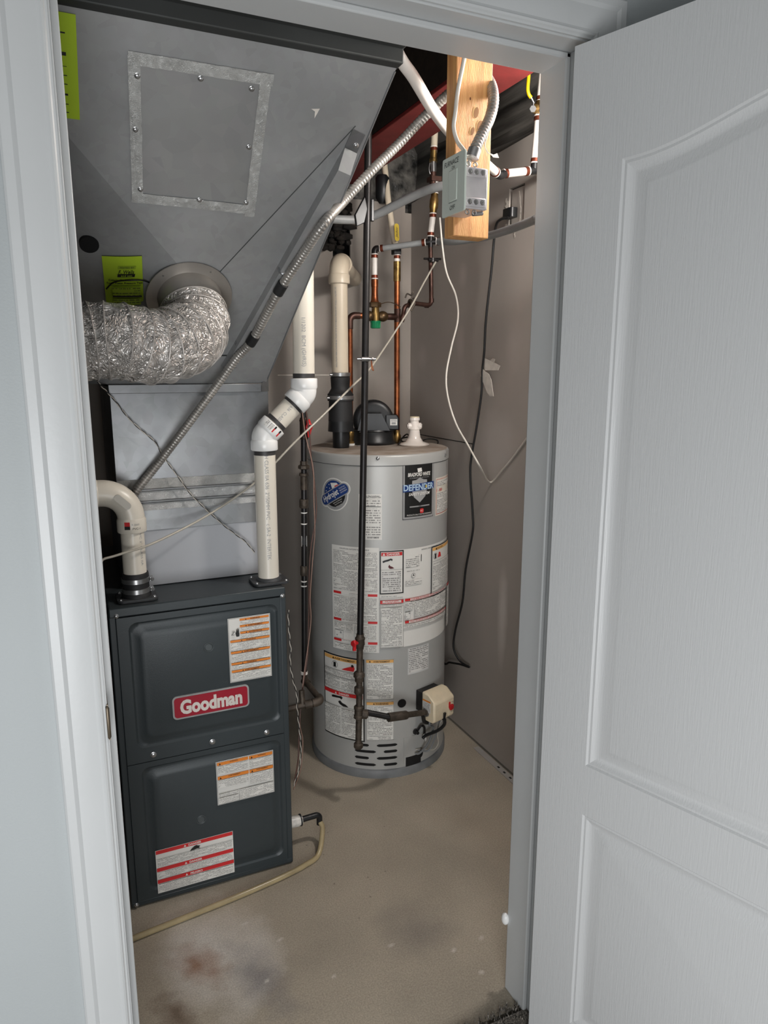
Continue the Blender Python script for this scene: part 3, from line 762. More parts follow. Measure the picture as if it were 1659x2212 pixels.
# trunk above
MB().box((-.14, 1.30, zt+.03), (.66, 2.58, 2.44)).build('trunk_duct', M_galvd, sd, bev=.002)
fl = MB(); fl.box((-.14, SC_-zt-.024, zt-.002), (.672, SC_-zt+.02, zt+.030)); fl.build('flange', M_galvd, sd, bev=.003, label='dark flange across the top of the sloping sheet')
MB().box((-.14, 1.36, zt+.024), (.672, 1.40, zt+.034)).build('drive_cleat', M_galvd, sd, bev=.002)
# hem along the right edge
hm = MB(); hm.tube([BR.lerp(TR, .02), BR.lerp(TR, .99)], .0022, 8); hm.build('hem', M_galvb, sd)
# bases for the slope
SU = Vector((1, 0, 0)); SV = Vector((0, .7071, -.7071)); SN = Vector((0, -.7071, -.7071))
def sfr(p, a, b, c): return p+SU*a+SV*b+SN*c
# surface z-correction: front facets are dished, so stand items slightly proud
TRIS = [(BM, BR, Pc), (BR, TR, Pc), (TR, TL, Pc), (TL, BL, Pc), (BL, BM, Pc)]
def on(p, off):
    """the point of the folded sheet seen at p, lifted off along the sheet normal"""
    o = Vector((0, 0, H)); d = p-o
    for a, b, c in TRIS:
        n = (b-a).cross(c-a); den = n.dot(d)
        if abs(den) < 1e-9: continue
        q = o+d*((a-o).dot(n)/den)
        v0, v1, v2 = b-a, c-a, q-a; d00, d01, d11, d20, d21 = v0.dot(v0), v0.dot(v1), v1.dot(v1), v2.dot(v0), v2.dot(v1)
        dn = d00*d11-d01*d01; u = (d11*d20-d01*d21)/dn; v = (d00*d21-d01*d20)/dn
        if u >= -1e-4 and v >= -1e-4 and u+v <= 1.001: return q+SN*off
    return p+SN*off
def strip_on(pts, wd, off, nm, m, wr=.0015, n=30):
    a, b = pts; mb = MB(); vs = []; fs = []; d = (b-a).normalized(); s_ = d.cross(SN).normalized()
    for i in range(n+1):
        q = a.lerp(b, i/n)
        for j in range(6):
            e = (j/5-.5)*wd; e += wd*.04*noise.noise(Vector((i*.7, j*3, a.x*50))) if j in (0, 5) else 0
            p = q+s_*e; vs.append(on(p, off+wr*abs(noise.noise(Vector((i*.9, j*1.3, b.x*40))))))
    for i in range(n):
        for j in range(5): fs.append((i*6+j, (i+1)*6+j, (i+1)*6+j+1, i*6+j+1))
    mb.add(vs, fs); return mb.build(nm, m, sd)
# access panel + tape
c0, c1, c2, c3 = sp(290, 135), sp(571, 181), sp(534, 440), sp(298, 413)
pn = MB(); ins = [c0, c1, c2, c3]; g = 8; vs = []; fs = []
for i in range(g+1):
    for j in range(g+1):
        p = c0.lerp(c1, i/g).lerp(c3.lerp(c2, i/g), j/g); vs.append(on(p, .0015))
for i in range(g):
    for j in range(g): fs.append((i*(g+1)+j, (i+1)*(g+1)+j, (i+1)*(g+1)+j+1, i*(g+1)+j+1))
pn.add(vs, fs); pn.build('access_panel', mat('taupe_galvanised', (146, 145, 137), .5, .12, .05, 6, extra=ex_spangle(30, .12)), sd, label='square access panel framed by foil tape')
for a, b in ((sp(276, 122), sp(590, 172)), (sp(574, 165), sp(538, 466)), (sp(284, 424), sp(548, 452)), (sp(289, 118), sp(297, 432))):
    strip_on((a, b), .022, .003, 'foil_tape', M_tape, .0022)
strip_on((sp(281, 130), sp(289, 426)), .008, .0035, 'foil_tape', M_tape, .001)
for (px, py) in ((433, 168), (543, 190), (537, 316), (531, 436), (430, 430), (303, 407), (296, 162), (292, 278)):
    p = on(sp(px, py), .003); screw(sd, p, SN, .0045)
# creases as fine folded ridges
for a, b in ((sp(768, 272), sp(474, 588)),):
    MB().tube([on(a, 0), on(a.lerp(b, .5), 0), on(b, 0)], .0012, 6).build('crease', M_galvd, sd)
# plugged round hole
ph = MB(); p = on(sp(192, 524), .001); ph.lathe(p, SN, [(-.001, .0205), (.008, .0205)], 24); ph.build('round_hole', M_dark, sd)
# white scuffs
sc = MB(); p = on(sp(681, 236), .001); sc.add([p+SU*-.009, p+SU*.009+SV*-.003, p+SU*.002+SV*.018, p+SV*.004], [(0, 1, 2, 3)]); sc.build('paint_scuff', M_paint, sd)
# starting collar
cc = sp(409, 640); cn = on(cc, 0)
co = MB(); co.lathe(cn+SN*.004, SN, [(0, .102), (.003, .102), (.0035, .078), (.004, .076), (.075, .076), (.078, .074)], 48, cap=False); co.build('starting_collar', mat('beige_grey_steel', (168, 162, 155), .42, .5, .06, 8), sd, label='round collar with a flat flange')
for a in (0.3, 1.5, 2.6, 3.9, 5.2):
    screw(sd, cn+(SU*cos(a)+SV*sin(a))*.09+SN*.003, SN, .003)
# brace along the right edge: hat channel
b0 = sp(757, 322); b1 = sp(488, 792); bdv = (b1-b0).normalized(); bs = bdv.cross(SN).normalized()
if bs.x > 0: bs = -bs
def bp_(t, s_, h_): q = b0.lerp(b1, t); return q+bs*s_+SN*(h_)
br = MB(); hw = .016
sec = [(-hw, .004), (-hw, .028), (hw, .028), (hw, .004)]
vs = []
for t_ in (.0, .06, .955, 1.0):
    hh = .028 if .01 < t_ < .99 else .006
    vs += [bp_(t_, -hw, .002), bp_(t_, -hw, hh), bp_(t_, hw, hh), bp_(t_, hw, .002)]
fs = []
for k in range(3):
    for i in range(3): fs.append((k*4+i, (k+1)*4+i, (k+1)*4+i+1, k*4+i+1))
br.add(vs, fs); br.box((-.001, -.001, -.001), (0, 0, 0)) if False else None
br.build('brace', M_galv, sd, flat=True, label='raised folded brace with the conduit taped to it')
e0 = sp(775, 283)
tb = MB(); tb.prism([sp(757, 322)+bs*-hw+SN*.002, sp(757, 322)+bs*hw+SN*.002, e0+bs*hw+SN*.002, e0+bs*-hw+SN*.002], SN*.002); tb.build('brace_tab', M_galvb, sd); screw(sd, sp(768, 312)+SN*.004, SN, .005)
tb = MB(); e1 = sp(500, 762); tb.prism([e1+SU*-.03+SV*-.02+SN*.001, e1+SU*.02+SV*-.02+SN*.001, e1+SU*.02+SV*.01+SN*.001, e1+SU*-.03+SV*.01+SN*.001], SN*.002); tb.build('brace_tab', M_galvd, sd); screw(sd, sp(510, 762)+SN*.003, SN, .005)
tb = MB(); e1 = sp(514, 742); tb.prism([e1+SU*-.012+SV*-.018+SN*.014, e1+SU*.008+SV*-.018+SN*.014, e1+SU*.008+SV*.016+SN*.014, e1+SU*-.012+SV*.016+SN*.014], SN*.002); tb.build('clip', M_steel, sd)
tb = MB(); e1 = sp(618, 578); tb.torus(e1+SN*.02+bs*.012, bdv, .012, .004, 20); tb.build('clip', M_galvb, sd)
# return duct left of the plenum (dark)
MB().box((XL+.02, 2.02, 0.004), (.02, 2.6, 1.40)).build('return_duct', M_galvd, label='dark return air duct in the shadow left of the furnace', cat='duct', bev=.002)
ri = MB(); n = 14; vs = []; fs = []
for i in range(n+1):
    for j in range(n+1):
        vs.append((-.02+.07*i/n, 1.99+.012*noise.noise(Vector((i*.5, j*.7, 4))), .93+.34*j/n))
for i in range(n):
    for j in range(n): fs.append((i*(n+1)+j, (i+1)*(n+1)+j, (i+1)*(n+1)+j+1, i*(n+1)+j+1))
ri.add(vs, fs); ri.build('crumpled_sheet', M_poly, label='crumpled dark plastic hanging behind the left vent elbow', cat='plastic sheet')

# ============================================================ FOIL FLEX DUCT
fd = thing('flexible_duct', tuple(cn+SN*.06), 'crinkled foil flexible duct curving left from the round collar', 'duct')
path = [cn+SN*.062, cn+SN*.095, cn+SN*.130+SU*-.012, Vector((.258, 1.672, 1.566)), Vector((.195, 1.635, 1.548)), ay(262, 738, 1.61), ay(200, 738, 1.61), Vector((-.06, 1.60, 1.545)), Vector((-.2, 1.60, 1.55)), Vector((-.44, 1.62, 1.56))]
pts = resample(smooth(path, 12), .0035); tot = len(pts)
RP = 8.6
def frf(t_, i): return .0775+.0028*abs(cos(pi*i/RP))**6-.0012
jk = MB(); jk.tube(pts, .078, 72, rf=frf, jit=.0034, cap=False)
jk.build('foil_jacket', M_foil, fd, ang=180)
k = 0
while int(k*RP) < tot-1:
    i = int(k*RP); t_ = (pts[min(i+1, tot-1)]-pts[max(0, i-1)]).normalized()
    MB().torus(pts[i], t_, .0795, .0016, 48, ms=6).build('wire_rib', M_rib, fd); k += 1
# paper tags
def tagmap(O, U, V_, N_): return lambda u, v, d: O+U*u+V_*v+N_*d
t1 = thing('inspection_tag', tuple(on(sp(260, 548), .004)), 'lime green inspection tag on the sloping duct above the foil duct', 'paper tag')
tO = on(sp(219, 549), .006); tU = (on(sp(306, 549), .006)-tO); tw = tU.length; tU.normalize(); tV = (on(sp(231, 668), .004)-tO).normalized(); tN = tU.cross(tV); tN = -tN if tN.dot(SN) < 0 else tN
th_ = .155
tm = tagmap(tO, tU, tV, tN)
def curl(u, v, d): return tm(u, v, d+.003*sin(v/th_*3)+.002*sin(u/tw*3))
els = [('r', 0, 0, tw, th_, M_ptag), ('g', [(.035, .027), (.076, .027), (.074, .036), (.034, .036)], mat('lime_dark', (140, 165, 36), .8, 0, 0)), ('t', 'TESTED BY', .055, .0315, .005, M_ink), ('t', 'F. Wells', .053, .044, .011, M_ink, dict(shear=.3, w=.036, bold=.01)), ('g', [(.033, .050), (.073, .050), (.071, .059), (.032, .059)], M_ink),
       ('t', 'and son', .053, .0545, .006, M_ptag), ('t', 'Ontario Gas Installation', .046, .068, .006, M_ink, dict(bold=.02, w=.070)), ('t', 'Fuel / Piston Pressure Test', .048, .077, .006, M_ink, dict(bold=.02, w=.082)), ('r', .014, .084, tw-.004, .085, M_ink),
       ('p', .018, .09, tw-.006, .124, M_printg, .008), ('r', .018, .118, tw-.003, .123, M_ink), ('p', .018, .128, tw-.006, .150, M_printg, .009)]
sticker(t1, 'tag_paper', curl, els, step=.006)
zp = MB(); A = [on(sp(229, 618), .010), on(sp(245, 600), .016), on(sp(275, 592), .022), on(sp(305, 596), .016), on(sp(325, 608), .006)]
zp.tube(smooth(A, 6), .0016, 8); zp.build('zip_tie', M_wireb, label='thin black zip tie arching over the lime tag', cat='cable tie')
t2 = thing('inspection_tag', tuple(on(sp(150, 130), .004)), 'lime green inspection tag partly hidden behind the left door casing', 'paper tag')
O2 = on(sp(100, 14), .005); U2 = SU; V2 = (on(sp(165, 250), .004)-on(sp(150, 20), .004)).normalized(); V2 = SV
w2 = (sp(158, 130)-sp(100, 130)).length; h2 = (sp(165, 248)-sp(148, 18)).length
els = [('r', 0, 0, w2, h2, M_ptag)]
for (v, hh) in ((.03, .0025), (.062, .006), (.085, .001), (.10, .0015), (.115, .0015), (.132, .0035), (.15, .0015), (.165, .0015), (.185, .002)):
    if v < h2: els.append(('r', .012, v, w2-.018, v+hh, M_ink))
sticker(t2, 'tag_paper', lambda u, v, d: on(O2+U2*u+V2*v, .004+d), els, step=.006)

# ============================================================ FLEX METAL CONDUIT
cd = thing('flexible_conduit', tuple(ay(400, 930, 2.0)), 'grey flexible metal conduit running diagonally up from the furnace to the switch box', 'conduit')
def spo(px, py, off): return sp(px, py, off)
cpts = [ay(262, 1130, 2.03), ay(285, 1075, 2.025), ay(345, 997, 2.02), ay(400, 925, 1.985), ay(470, 830, 1.955), spo(512, 772, .045), spo(545, 735, .045), spo(603, 628, .045), spo(655, 548, .045), spo(700, 482, .05), ay(745, 432, 1.66), ay(800, 372, 1.66), ay(860, 312, 1.66), ay(925, 244, 1.62), ay(985, 190, 1.55), ay(1035, 160, 1.47), ay(1058, 178, 1.41), ay(1066, 215, 1.37), ay(1058, 255, 1.355), ay(1040, 292, 1.34), ay(1025, 325, 1.33), ay(1019, 345, 1.33)]
P = resample(smooth(cpts, 10), .0016); n5 = 5.0
def cr(t_, i): return .0100+.0017*(0.5+.5*cos(2*pi*i/n5))**.6
MB().tube(P, .01, 14, rf=cr).build('armour', mat('conduit_steel', (176, 172, 166), .36, .5, .15, 30), cd, ang=180)
def near(px, py):
    best = min(range(len(P)), key=lambda i: (lambda v: abs((CX+F*v.dot(RT)/v.dot(FW))-px)+abs((CY-F*v.dot(UP)/v.dot(FW))-py))(P[i]-Vector((0, 0, H))))
    return best
for (px, py) in ((541, 733), (606, 622)):
    i = near(px, py); mb = MB(); mb.tube(P[i-10:i+10], .0138, 18, jit=.0012)
    q = P[i]; dq = (P[i+8]-P[i-8]).normalized(); s_ = dq.cross(SN).normalized()
    mb.build('tape_wrap', M_rub, cd, label='black tape wrap')
i = near(1018, 345); cn_ = MB(); cn_.lathe(P[-14], P[-1]-P[-14], [(0, .0135), (.018, .0135), (.02, .011)], 14); cn_.build('connector', M_steel, cd)

# ============================================================ PVC VENTS
def pipemap(a, b, r, face):
    """u along a->b, v around (metres), centred on the side facing `face`"""
    a = Vector(a); d = (Vector(b)-a).normalized(); f = Vector(face); f = (f-d*f.dot(d)).normalized(); s_ = d.cross(f)
    def g(u, v, dd): an = v/r; return a+d*u+(f*cos(an)+s_*sin(an))*(r+dd)
    return g
vr = thing('vent_pipe', (.51, 1.963, FZ), 'cream plastic vent pipe with a 45 degree jog on the right of the furnace top', 'pipe')
R2 = .0302
pA = Vector((.512, 1.963, FZ)); zj1 = ay(571, 968, 1.963).z; zj2 = ay(642, 862, 1.95).z
q1 = Vector((.512, 1.963, ay(571, 940, 1.963).z)); q2 = Vector((.628, 1.948, ay(642, 850, 1.948).z)); q3 = Vector((.632, 1.948, 1.84)); q4 = Vector((.632, 2.6, 1.87)); q4b = Vector((.632, YB+.02, 1.87))
MB().cyl(pA+Vector((0, 0, .002)), q1-Vector((0, 0, .02)), R2, 32).build('pipe', M_pvc, vr)
dj = (q2-q1).normalized()
MB().cyl(q1+dj*.035, q2-dj*.03, R2, 32).build('pipe', M_pvc, vr)
MB().tube(fillet([q2+Vector((0, 0, .02)), q3, q4, q4b], .05, 8), R2, 28).build('pipe', M_pvc, vr)
def elbow(p, din, dout, r, ln, hub, m, parent, lab=None):
    """elbow at p: hubs on both ends"""
    din = Vector(din).normalized(); dout = Vector(dout).normalized(); mb = MB()
    a = p-din*ln; b = p+dout*ln
    mb.tube(fillet([a, p, b], ln*1.2, 8), r+.0045, 28)
    mb.lathe(a-din*hub*.0, din, [(-hub, r+.006), (-hub+.002, r+.0075), (-.002, r+.0075), (.004, r+.005)], 28)
    mb.lathe(b, dout, [(-.004, r+.005), (.002, r+.0075), (hub-.002, r+.0075), (hub, r+.006)], 28)
    return mb.build('elbow', m, parent, label=lab)
elbow(q1, (0, 0, 1), dj, R2, .016, .026, M_pvcw, vr, 'bright white 45 degree elbow')
elbow(q2, dj, (0, 0, 1), R2, .016, .026, M_pvcw, vr)
for (p, d_) in ((q1-Vector((0, 0, .053)), (0, 0, 1)), (q1+dj*.046, dj), (q2-dj*.048, dj), (q2+Vector((0, 0, .045)), (0, 0, 1))):
    MB().lathe(p, d_, [(-.002, R2+.0006), (.010, R2+.0008)], 28, cap=False).build('cement_ring', mat('grey_cement', (62, 60, 60), .5), vr)
em = pipemap(q1+dj*.018, q2, R2+.0078, (-.2, -1, .1))
sticker(vr, 'fitting_label', em, [('r', 0.002, .006, .020, .030, M_redp), ('r', .014, .006, .022, .030, M_ink), ('r', .002, -.024, .022, .003, M_paper), ('p', .003, -.022, .021, .001, M_printk, .004)], step=.006)
pm = pipemap(pA, q1, R2, (-.15, -1, 0))
def vpm(u, v, d): return pm(u, v, d)
L = (q1-pA).length
for s_, t0 in (('INTERTEK', .05), ('PVC', .155), ('2"/50MM', .205), ('CLASS IIA 636', .275)):
    pass
vm = pipemap(q1, pA, R2, (-.1, -1, 0))     # u runs downwards
sticker(vr, 'printed_text', lambda u, v, d: vm(u, v, d), [('t', 'H CLASS IIA 636  2"/50MM PVC   c SA-2  INTERTEK', .205, .0, .011, M_inkg, dict(w=.30))], step=.01, d0=.0004)
vm2 = pipemap(q2+Vector((0, 0, .22)), q2, R2, (-.3, -1, 0))
sticker(vr, 'printed_text', lambda u, v, d: vm2(u, v, d), [('t', '1/1202  BCM (GHRIS)', .08, 0, .011, M_inkg, dict(w=.13))], d0=.0004)
vm3 = pipemap(q2-dj*.03, q1, R2, (-.1, -1, .2))
sticker(vr, 'printed_text', lambda u, v, d: vm3(u, v, d), [('t', 'M 636  CLASS V', .05, 0, .009, M_inkg, dict(w=.075))], d0=.0004)
def gasket(parent, c, r):
    mb = MB(); mb.prism([Vector((p[0], p[1], FZ-.001)) for p in rrect(c.x, c.y, .105, .088, .018)], (0, 0, .008)); mb.lathe((c.x, c.y, FZ), (0, 0, 1), [(0, r+.009), (.012, r+.006), (.016, r+.001)], 28)
    mb.build('gasket', mat('dark_grey_rubber', (58, 60, 62), .55), parent, bev=.001)
    for sx, sy in ((-1, -1), (1, -1), (1, 1), (-1, 1)): screw(parent, (c.x+sx*.043, c.y+sy*.034, FZ+.007), (0, 0, 1), .004)
gasket(vr, pA, R2)
# left intake
vl = thing('vent_pipe', (.145, 1.962, FZ), 'cream plastic intake pipe bending left out of the furnace top, with clamped rubber sleeve', 'pipe')
lA = ay(290, 1290, 1.962); lA.z = FZ
l1 = Vector((lA.x, lA.y, ay(277, 1052, 1.962).z-.012)); l1.x = ay(277, 1052, 1.962).x+.002; lA.x = l1.x
l2 = Vector((-.45, lA.y-.02, l1.z+.005))
MB().cyl(lA+Vector((0, 0, .03)), l1-Vector((0, 0, .07)), R2, 32).build('pipe', M_pvc, vl)
e = MB(); e.tube(fillet([l1-Vector((0, 0, .075)), l1, l1+Vector((-.085, 0, 0))], .072, 14), R2+.0045, 32)
e.lathe(l1-Vector((0, 0, .108)), (0, 0, 1), [(0, R2+.006), (.002, R2+.0075), (.032, R2+.0075), (.038, R2+.005)], 32); e.lathe(l1+Vector((-.078, 0, 0)), (-1, 0, 0), [(0, R2+.005), (.004, R2+.0075), (.034, R2+.0075)], 32)
e.build('elbow', M_pvc, vl, label='wide sweep elbow')
MB().cyl(l1+Vector((-.1, 0, 0)), l2, R2, 28).build('pipe', M_pvc, vl)
sm2 = pipemap(l1-Vector((0, 0, .108)), l1, R2+.0076, (.35, -1, 0))
sticker(vl, 'fitting_label', sm2, [('r', .012, -.034, .032, -.020, M_redp), ('r', .012, -.034, .021, -.020, M_ink), ('t', 'PVC-1', .014, -.004, .006, M_ink, dict(rot=-pi/2)), ('t', 'R 2665', .025, -.006, .005, M_inkg, dict(rot=-pi/2))], step=.005)
mb = MB(); mb.prism([l1+Vector((p[0]-.030, -R2-.0040, p[1]-.030)) for p in rrect(0.009, 0.009, .05, .018, .009, rot=-.785)], (0, -.003, 0)); mb.build('moulded_mark', mat('grey_moulding', (190, 186, 176), .5), vl)
vm4 = pipemap(lA+Vector((0, 0, .26)), lA, R2, (.6, -.8, 0))
sticker(vl, 'printed_text', lambda u, v, d: vm4(u, v, d), [('t', 'ULC S636 PVC 2" CLASS IIA', .09, 0, .007, M_inkg, dict(w=.15))], d0=.0004)
gasket(vl, lA, R2)
sl = MB(); sl.lathe(lA+Vector((0, 0, .006)), (0, 0, 1), [(0, R2+.009), (.016, R2+.006), (.018, R2+.004), (.062, R2+.005), (.066, R2+.003)], 32); sl.build('rubber_sleeve', M_rub, vl)
for z in (.018, .046):
    cp = MB(); cp.lathe(lA+Vector((0, 0, z)), (0, 0, 1), [(0, R2+.0052), (.0005, R2+.0068), (.0125, R2+.0068), (.013, R2+.0052)], 36, cap=False)
    pp = lA+Vector((R2+.010, -.006, z+.006)); cp.box(pp-Vector((.004, .008, .005)), pp+Vector((.004, .008, .005))); cp.hexn(pp+Vector((0, -.008, 0)), (.4, -1, 0), .005, .006)
    cp.build('hose_clamp', M_steel, vl)

# ============================================================ WATER HEATER
TC = Vector((1.078, 2.455, 0)); TR_ = .265; TZ = 1.215
wh = thing('water_heater', tuple(TC), 'tall grey cylindrical gas water heater covered in labels, in the back right corner', 'water heater')
def cyl_hit(px, py, r=TR_):
    d = ray(px, py); o = -TC; a = d.x**2+d.y**2; b = 2*(d.x*o.x+d.y*o.y); c = o.x**2+o.y**2-r*r
    D = b*b-4*a*c
    t_ = (-b-sqrt(max(0, D)))/(2*a); p = Vector((0, 0, H))+d*t_
    return atan2(p.y-TC.y, p.x-TC.x), p.z
def cp3(an, z, r=TR_): return Vector((TC.x+cos(an)*r, TC.y+sin(an)*r, z))
jk = MB(); jk.lathe(TC+Vector((0, 0, .02)), (0, 0, 1), [(0, TR_), (1.165, TR_)], 96, cap=False); jk.build('jacket', M_tank, wh, ang=60)
ld = MB(); ld.lathe(TC+Vector((0, 0, 1.178)), (0, 0, 1), [(0, TR_+.0022), (.03, TR_+.0022), (.035, TR_), (.037, TR_-.004)], 96); ld.build('lid_band', M_tank, wh, ang=60)
ld = MB(); ld.lathe(TC+Vector((0, 0, 1.2145)), (0, 0, 1), [(0, TR_-.004), (.0006, TR_-.005)], 96); ld.build('lid', M_tanktop, wh, ang=60)
ls = MB(); ls.torus(TC+Vector((0, 0, 1.178)), (0, 0, 1), TR_+.0012, .0014, 96, ms=6); ls.build('lid_seam', M_galvd, wh)
rg = MB(); rg.lathe(TC, (0, 0, 1), [(0, TR_+.006), (.030, TR_+.006), (.034, TR_+.002)], 96); rg.build('base_ring', M_ring, wh, ang=60)
for (px, py) in ((816, 990), (960, 983)):
    an, z = cyl_hit(px, py); screw(wh, cp3(an, z, TR_+.002), (cos(an), sin(an), 0), .005)
def tmap(px, py, r=TR_):
    an, z = cyl_hit(px, py)
    return lambda u, v, d: cp3(an+u/TR_, z-v, r+d)
def span(pa, pb_):
    a, za = cyl_hit(*pa); b, zb_ = cyl_hit(*pb_); return (b-a)*TR_, za-zb_
def fine(x0, y0, x1, y1, p=.0052): return ('p', x0, y0, x1, y1, M_print, p)
# left instruction label
w_, h_ = span((717, 1175), (819, 1406)); _, h_ = span((720, 1178), (721, 1400))
els = [('r', 0, 0, w_, h_, M_paper), ('t', 'CHAUFFE-EAU AUTOMATIQUE A RESERVE', w_/2, .010, .0055, M_ink, dict(w=w_*.62)), fine(.006, .016, w_-.006, h_*.42)]
for f0, hw_ in ((.435, .35), (.695, .35), (.895, .35)):
    els += [('r', .006, h_*f0, w_-.006, h_*f0+.009, M_redp), ('r', w_*.22, h_*f0, w_*.78, h_*f0+.009, M_paper), fine(w_*.24, h_*f0+.002, w_*.76, h_*f0+.007, .006)]
els += [fine(.010, h_*.475, w_-.008, h_*.68), fine(.010, h_*.73, w_*.47, h_*.80), fine(w_*.52, h_*.73, w_-.01, h_*.87), fine(.010, h_*.935, w_-.01, h_*.985),
        ('r', .012, h_*.81, .014+.035, h_*.885, M_inkg), ('r', .013, h_*.812, .048, h_*.882, M_paper), ('g', circ(.038, h_*.83, .004), M_inkg), ('g', circ(.022, h_*.86, .003), M_inkg)]
sticker(wh, 'instruction_label', tmap(717, 1175), els, label='tall white print label left of centre with red strips')
# right big label
w_, h_ = span((820, 1189), (962, 1376)); _, h_ = span((821, 1189), (821, 1401))
els = [('r', 0, 0, w_, h_, M_paper)]
wd_, hd_ = span((820, 1191), (870, 1284)); 
wd_, _ = span((820, 1191), (872, 1190)); _, hd_ = span((820, 1191), (820, 1286))
k0 = .0
els += [('r', 0, .002, wd_, hd_, M_ink), ('r', .0045, .0065, wd_-.0045, hd_-.0045, M_paper), ('r', .0055, .0085, wd_-.0055, .021, M_redp), ('t', 'DANGER', wd_*.56, .0148, .0085, M_paper, dict(bold=.02)), tri(.015, .0145, .009, M_paper),
        ('g', [(.010, .039), (.018, .036), (.026, .034), (.040, .030), (.046, .033), (.044, .040), (.040, .036), (.030, .040), (.020, .042), (.012, .046)], M_ink), ('g', [(.030, .060), (.034, .052), (.038, .058), (.044, .060), (.052, .066), (.040, .068), (.034, .066)], mat('dark_red_print', (90, 24, 30), .5)), ('r', .004, .071, wd_-.004, .0717, M_ink), ('p', .009, .078, wd_-.011, hd_-.009, M_printk, .0075)]
els += [('t', 'AUTOMATIC STORAGE WATER HEATER', wd_+(w_*.86-wd_)/2-.006, .009, .005, M_ink, dict(w=.088)), ('p', wd_+.008, .024, wd_+.062, .068, M_print, .0068), ('r', wd_+.070, .026, wd_+.0725, .052, M_ink), ('t', 'ANSI Z21.10.1  CSA 4.1', wd_+.038, .082, .004, M_ink),
        ('g', circ(wd_+.038, .100, .0085), M_ink), ('g', circ(wd_+.038, .100, .0076), M_paper), ('g', [(wd_+.038, .093), (wd_+.043, .104), (wd_+.038, .100), (wd_+.033, .104)], M_ink), fine(wd_+.006, .115, wd_+.074, .134, .0055)]
yb = hd_+.016
els += [('r', 0, hd_+.002, wd_, hd_+.013, M_paper), fine(.004, hd_+.004, wd_-.004, hd_+.012, .005),
        ('r', .002, yb+.006, wd_-.002, yb+.0185, M_redp), ('r', .010, yb+.0075, wd_-.010, yb+.017, M_paper), ('t', 'FOR YOUR SAFETY', wd_/2, yb+.0100, .0042, M_redp, dict(bold=.02)), ('t', 'READ BEFORE OPERATING', wd_/2, yb+.0150, .0040, M_redp, dict(bold=.02, w=wd_-.024)),
        *frm(.001, yb+.005, wd_-.001, h_-.002, .0008, M_ink), ('p', .004, yb+.021, wd_-.004, yb+.027, M_print, .004), ('r', .001, yb+.029, wd_-.001, yb+.0295, M_ink), fine(.006, yb+.033, wd_-.008, h_-.008, .0058)]
x1 = w_*.83
els += [('r', wd_+.003, yb+.005, x1, yb+.0135, M_redp), ('r', wd_+.024, yb+.0062, x1-.014, yb+.0125, M_paper), ('t', 'OPERATING INSTRUCTIONS', (wd_+.024+x1-.014)/2, yb+.0095, .0042, M_redp, dict(w=x1-wd_-.044, bold=.02)),
        fine(wd_+.004, yb+.017, wd_+.038, yb+.045, .0058), fine(wd_+.042, yb+.017, x1-.002, yb+.080, .0058), ('r', wd_+.004, yb+.055, wd_+.024, yb+.080, M_inkg), ('r', wd_+.0048, yb+.056, wd_+.0232, yb+.079, M_paper), ('g', circ(wd_+.020, yb+.060, .003), M_inkg), ('g', circ(wd_+.009, yb+.072, .002), M_inkg),
        ('r', wd_+.003, yb+.088, x1, yb+.0965, M_redp), ('r', wd_+.018, yb+.0892, x1-.010, yb+.0955, M_paper), ('t', 'TO TURN OFF GAS TO APPLIANCE', (wd_+.018+x1-.01)/2, yb+.0924, .0038, M_redp, dict(w=x1-wd_-.036, bold=.02)), fine(wd_+.004, yb+.100, x1-.01, yb+.112, .0058),
        *frm(x1+.002, yb-.002, w_-.001, h_-.015, .0008, M_ink), ('r', x1+.003, yb, w_-.002, yb+.007, M_redp), fine(x1+.004, yb+.010, w_-.004, h_-.018, .0058)]
sticker(wh, 'instruction_label', tmap(820, 1189), els, label='wide white operating label right of centre with a black danger box')
# caution label at far right
w_, h_ = span((930, 1179), (962, 1180)); w_ = w_+.03; _, h_ = span((930, 1181), (928, 1289))
els = [('r', 0, 0, w_, h_, M_ink), ('r', .004, .004, w_-.004, h_-.004, M_paper), ('r', .005, .005, w_-.005, .017, M_orl), tri(.028, .011, .009, M_ink), ('t', 'CAUTION', .052, .011, .007, M_ink), ('g', circ(.022, .038, .0115), M_ink), ('g', circ(.022, .038, .0105), M_paper), ('g', [(.017, .029), (.027, .029), (.027, .047), (.017, .047)], M_ink), ('g', [(.036, .046), (.044, .026), (.055, .03), (.060, .046)], M_redp), ('r', .004, .056, w_-.004, .0568, M_ink), fine(.007, .062, w_-.007, h_-.02, .0056), ('r', .004, h_-.017, w_-.004, h_-.0163, M_ink), fine(.007, h_-.014, w_-.007, h_-.006, .0056)]
sticker(wh, 'caution_label', tmap(930, 1181), els, d0=.0052, label='black framed caution label at the right edge')
# inspection certificate
w_, h_ = span((775, 1067), (825, 1166))
els = [('r', 0, 0, w_, h_, M_paper), ('t', 'Ontario Gas Installation', w_*.5, .006, .0042, M_ink, dict(w=w_*.8, bold=.02)), ('t', 'Regulator Pressure Test', w_*.55, .011, .0042, M_ink, dict(w=w_*.8, bold=.02)), ('p', .004, .016, w_-.005, .042, M_print, .0085), ('r', .004, .043, w_-.004, .0445, M_ink), ('p', .004, .05, w_-.005, h_-.014, M_print, .0085), ('t', 'DO NOT REMOVE', w_*.62, h_-.008, .005, M_ink, dict(bold=.03, w=w_*.5))]
sticker(wh, 'test_certificate', tmap(775, 1067), els, label='narrow white test slip behind the black gas pipe')
